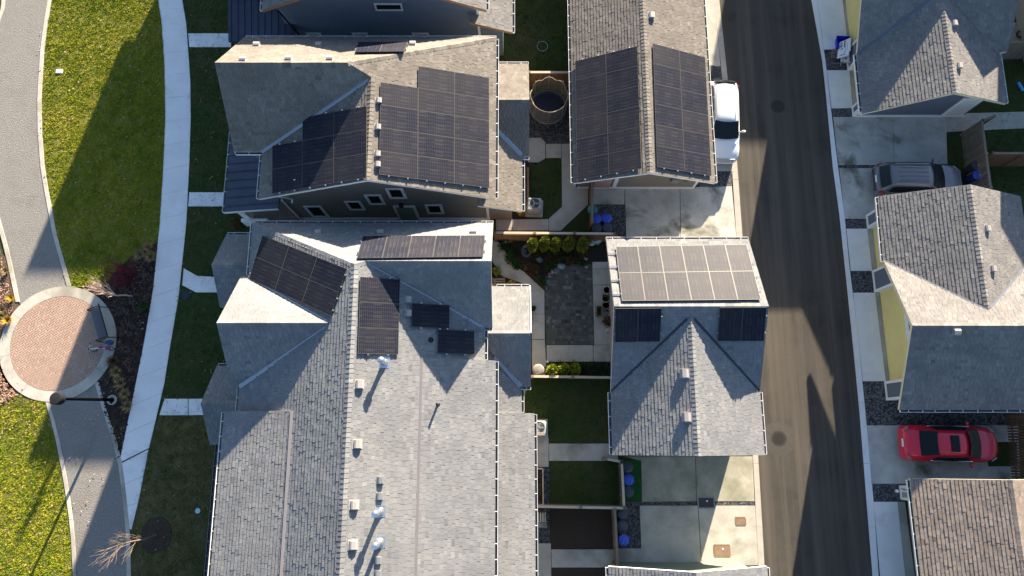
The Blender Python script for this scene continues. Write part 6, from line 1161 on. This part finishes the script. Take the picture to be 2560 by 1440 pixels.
def sedan(label, loc, rz, pm):
    st = [(-2.42, .70, .32, .62, .74, .45), (-2.36, .80, .24, .72, .88, .62), (-2.15, .88, .20, .84, 1.00, .72), (-1.75, .915, .18, .90, 1.06, .74), (-1.2, .92, .17, .93, 1.02, .76), (-.3, .92, .17, .93, 1.0, .76), (.55, .92, .17, .93, 1.0, .76), (1.05, .92, .17, .92, 1.02, .76), (1.6, .90, .18, .84, .95, .74), (2.0, .82, .2, .74, .86, .64), (2.28, .68, .22, .66, .76, .46), (2.43, .42, .3, .58, .64, .28)]
    cab = [(1.28, .96, .70, .78, .90), (.95, 1.12, .66, .80, .90), (.55, 1.34, .60, .82, .90), (.2, 1.42, .585, .83, .90), (-.5, 1.44, .58, .83, .90), (-1.0, 1.38, .575, .82, .92), (-1.4, 1.24, .59, .80, .94), (-1.85, 1.05, .62, .74, .96)]
    P = [('windshield', [(1.18, .75, 1.02), (1.18, -.75, 1.02), (.44, -.59, 1.41), (.44, .59, 1.41)], CARGLASS, dict(n=(10, 3), bow=.12, bowv=(.9, 0, .05), liftv=(.03, 0, .055))),
         ('rear_window', [(-.98, .58, 1.39), (-.98, -.58, 1.39), (-1.72, -.62, 1.105), (-1.72, .62, 1.105)], CARGLASS, dict(n=(8, 3), bow=.08, bowv=(-.6, 0, .25), liftv=(-.012, 0, .03))),
         ('sunroof', [(.02, .40, 1.445), (.02, -.40, 1.445), (-.40, -.40, 1.452), (-.40, .40, 1.452)], CARGLASS, dict(n=(6, 2), bow=.012, liftv=(0, 0, .022)))]
    for s in (-1, 1):
        P.append(('side_window', [(.80, s * .81, 1.0), (-.05, s * .835, 1.0), (-.05, s * .66, 1.31), (.42, s * .665, 1.29)], CARGLASS, dict(n=(4, 3), liftv=(0, s * .025, .012)))); P.append(('side_window', [(-.10, s * .835, 1.0), (-1.15, s * .815, 1.03), (-.95, s * .665, 1.28), (-.10, s * .66, 1.31)], CARGLASS, dict(n=(4, 3), liftv=(0, s * .025, .012)))); P.append(('chrome_trim', [(.85, s * .855, .975), (-1.25, s * .85, .995), (-1.25, s * .84, 1.015), (.85, s * .845, .995)], CHROME, dict(n=(6, 1), liftv=(0, s * .02, .005))))
        P.append(('headlight', [(2.26, s * .62, .70), (1.98, s * .80, .75), (2.0, s * .84, .66), (2.3, s * .68, .62)], LAMPW, dict(n=(3, 2), liftv=(.02, s * .02, .02)))); P.append(('tail_light', [(-2.3, s * .48, .90), (-2.1, s * .78, .92), (-2.15, s * .84, .80), (-2.36, s * .6, .80)], LAMPR, dict(n=(3, 2), liftv=(-.02, s * .01, .025))))
    P.append(('number_plate', [(-2.40, .2, .82), (-2.40, -.2, .82), (-2.43, -.2, .72), (-2.43, .2, .72)], WHITE, dict(n=(2, 1), liftv=(-.03, 0, .02))))
    return car(label, loc, rz, pm, 4.85, 1.84, st, cab, dict(patches=P, wheels=(1.42, -1.40), r=.33, mirror=(.78, 1.0)))
def suv(label, loc, rz, pm, roofcol=None, ribs=True, sc=1.0, railm=None):
    st = [(-2.34, .72, .42, .80, .95, .5), (-2.28, .84, .34, .92, 1.04, .7), (-2.05, .915, .28, 1.02, 1.10, .78), (-1.4, .935, .24, 1.04, 1.10, .80), (-.3, .935, .23, 1.03, 1.08, .80), (.7, .935, .23, 1.02, 1.08, .80), (1.1, .935, .24, 1.0, 1.10, .78), (1.65, .925, .26, .95, 1.05, .76), (2.05, .88, .30, .86, .97, .68), (2.28, .78, .32, .76, .86, .55), (2.36, .62, .40, .66, .74, .4)]
    cab = [(1.22, 1.06, .72, .80, .98), (.9, 1.26, .70, .82, .98), (.48, 1.56, .64, .84, .98), (.15, 1.68, .625, .85, .98), (-.8, 1.71, .62, .85, .98), (-1.6, 1.67, .61, .84, 1.0), (-1.95, 1.55, .62, .82, 1.0), (-2.22, 1.12, .68, .78, 1.0)]
    P = [('windshield', [(1.12, .76, 1.13), (1.12, -.76, 1.13), (.34, -.63, 1.645), (.34, .63, 1.645)], CARGLASS, dict(n=(10, 3), bow=.11, bowv=(.9, 0, .1), liftv=(.02, 0, .026))),
         ('rear_window', [(-1.88, .56, 1.58), (-1.88, -.56, 1.58), (-2.22, -.62, 1.18), (-2.22, .62, 1.18)], CARGLASS, dict(n=(8, 3), bow=.04, liftv=(-.045, 0, .02)))]
    for s in (-1, 1):
        P.append(('side_window', [(.78, s * .83, 1.1), (-.12, s * .855, 1.1), (-.12, s * .695, 1.55), (.36, s * .705, 1.53)], CARGLASS, dict(n=(4, 3), liftv=(0, s * .028, .012)))); P.append(('side_window', [(-.18, s * .855, 1.1), (-1.05, s * .855, 1.1), (-1.05, s * .69, 1.56), (-.18, s * .695, 1.56)], CARGLASS, dict(n=(4, 3), liftv=(0, s * .028, .012)))); P.append(('side_window', [(-1.12, s * .855, 1.12), (-1.9, s * .82, 1.15), (-1.78, s * .69, 1.50), (-1.12, s * .69, 1.56)], CARGLASS, dict(n=(4, 3), liftv=(0, s * .028, .012))))
        P.append(('headlight', [(2.22, s * .58, .82), (1.98, s * .80, .88), (2.0, s * .86, .78), (2.28, s * .68, .72)], LAMPW, dict(n=(3, 2), liftv=(.025, s * .02, .02)))); P.append(('tail_light', [(-2.26, s * .70, 1.06), (-1.98, s * .90, 1.06), (-2.0, s * .92, .92), (-2.32, s * .76, .92)], LAMPR, dict(n=(3, 2), liftv=(-.03, s * .02, .02))))
        P.append(('roof_rail', [(.15, s * .60, 1.695), (-1.7, s * .585, 1.69), (-1.7, s * .55, 1.69), (.15, s * .56, 1.70)], railm or GREYM, dict(n=(5, 1), liftv=(0, 0, .05))))
    P.append(('grille', [(2.25, .62, .87), (2.25, -.62, .87), (2.39, -.55, .70), (2.39, .55, .70)], GREYM, dict(n=(4, 1), liftv=(.03, 0, .02)))); P.append(('rear_bumper_step', [(-2.28, .7, .80), (-2.28, -.7, .80), (-2.40, -.62, .66), (-2.40, .62, .66)], DARKP, dict(n=(6, 1), liftv=(-.02, 0, .03)))); P.append(('number_plate', [(-2.33, .2, .96), (-2.33, -.2, .96), (-2.36, -.2, .86), (-2.36, .2, .86)], WHITE, dict(n=(2, 1), liftv=(-.03, 0, .02))))
    rt, patch = car(label, loc, rz, pm, 4.7, 1.88, st, cab, dict(patches=P, wheels=(1.42, -1.38), r=.36, mirror=(.72, 1.12)))
    if ribs:
        for y in (-.36, -.12, .12, .36): mb = MB(); mb.tube([(.05, y, 1.716), (-.8, y, 1.728), (-1.5, y, 1.70)], .018, 5); mb.build('roof_rib', pm, rt)
    return rt
a = U(2253, 1110, .6); b = U(2490, 1110, .6); sedan('bright red sedan with a sunroof on the damp driveway', ((a.x + b.x) / 2, a.y + .02, .026), R(-1.2), paint('red_paint', (.66, .016, .05)))
suv('grey sport utility car half hidden under a roof edge on the right', (22.2, 13.78, .026), R(-1), paint('grey_paint', (.13, .138, .16), .35))
suv('white sport utility car beside the long tan garage in the lane', (11.72, 17.25, .03), R(-92.5), paint('white_paint', (.72, .73, .74), .3), ribs=False)
# ---------------------------------------------------------------- light, sky, camera
AZ, EL = R(19.3), R(15.9)
sdir = Vector((sin(AZ) * cos(EL), cos(AZ) * cos(EL), sin(EL)))
sl = bpy.data.lights.new('sun', 'SUN'); sl.energy = 5.0; sl.angle = R(.53); sl.color = (1.0, .855, .665)
so = bpy.data.objects.new('sun', sl); COL.objects.link(so); so.rotation_euler = sdir.to_track_quat('Z', 'Y').to_euler(); so.location = (0, 0, 60)
w = bpy.data.worlds.new('World'); SC.world = w; w.use_nodes = True; nt = w.node_tree
sk = nt.nodes.new('ShaderNodeTexSky'); sk.sky_type = 'NISHITA'; sk.sun_disc = False; sk.sun_elevation = EL; sk.sun_rotation = AZ; sk.air_density = 1.0; sk.dust_density = 1.0; sk.ozone_density = 2.5
bg = nt.nodes['Background']; bg.inputs[1].default_value = 0.061; nt.links.new(sk.outputs[0], bg.inputs[0])
cd = bpy.data.cameras.new('camera'); co = bpy.data.objects.new('camera', cd); COL.objects.link(co); SC.camera = co
cd.sensor_width = 36.0; cd.sensor_fit = 'HORIZONTAL'; cd.lens = FL * 36 / 2560; cd.clip_end = 3000; cd.clip_start = .5
co.location = (0, 0, CH); co.rotation_euler = (TH, 0, 0)
SC.view_settings.view_transform = 'Standard'; SC.view_settings.look = 'None'; SC.view_settings.gamma = 1.0; SC.view_settings.exposure = 2.27
SC.render.engine = 'CYCLES'
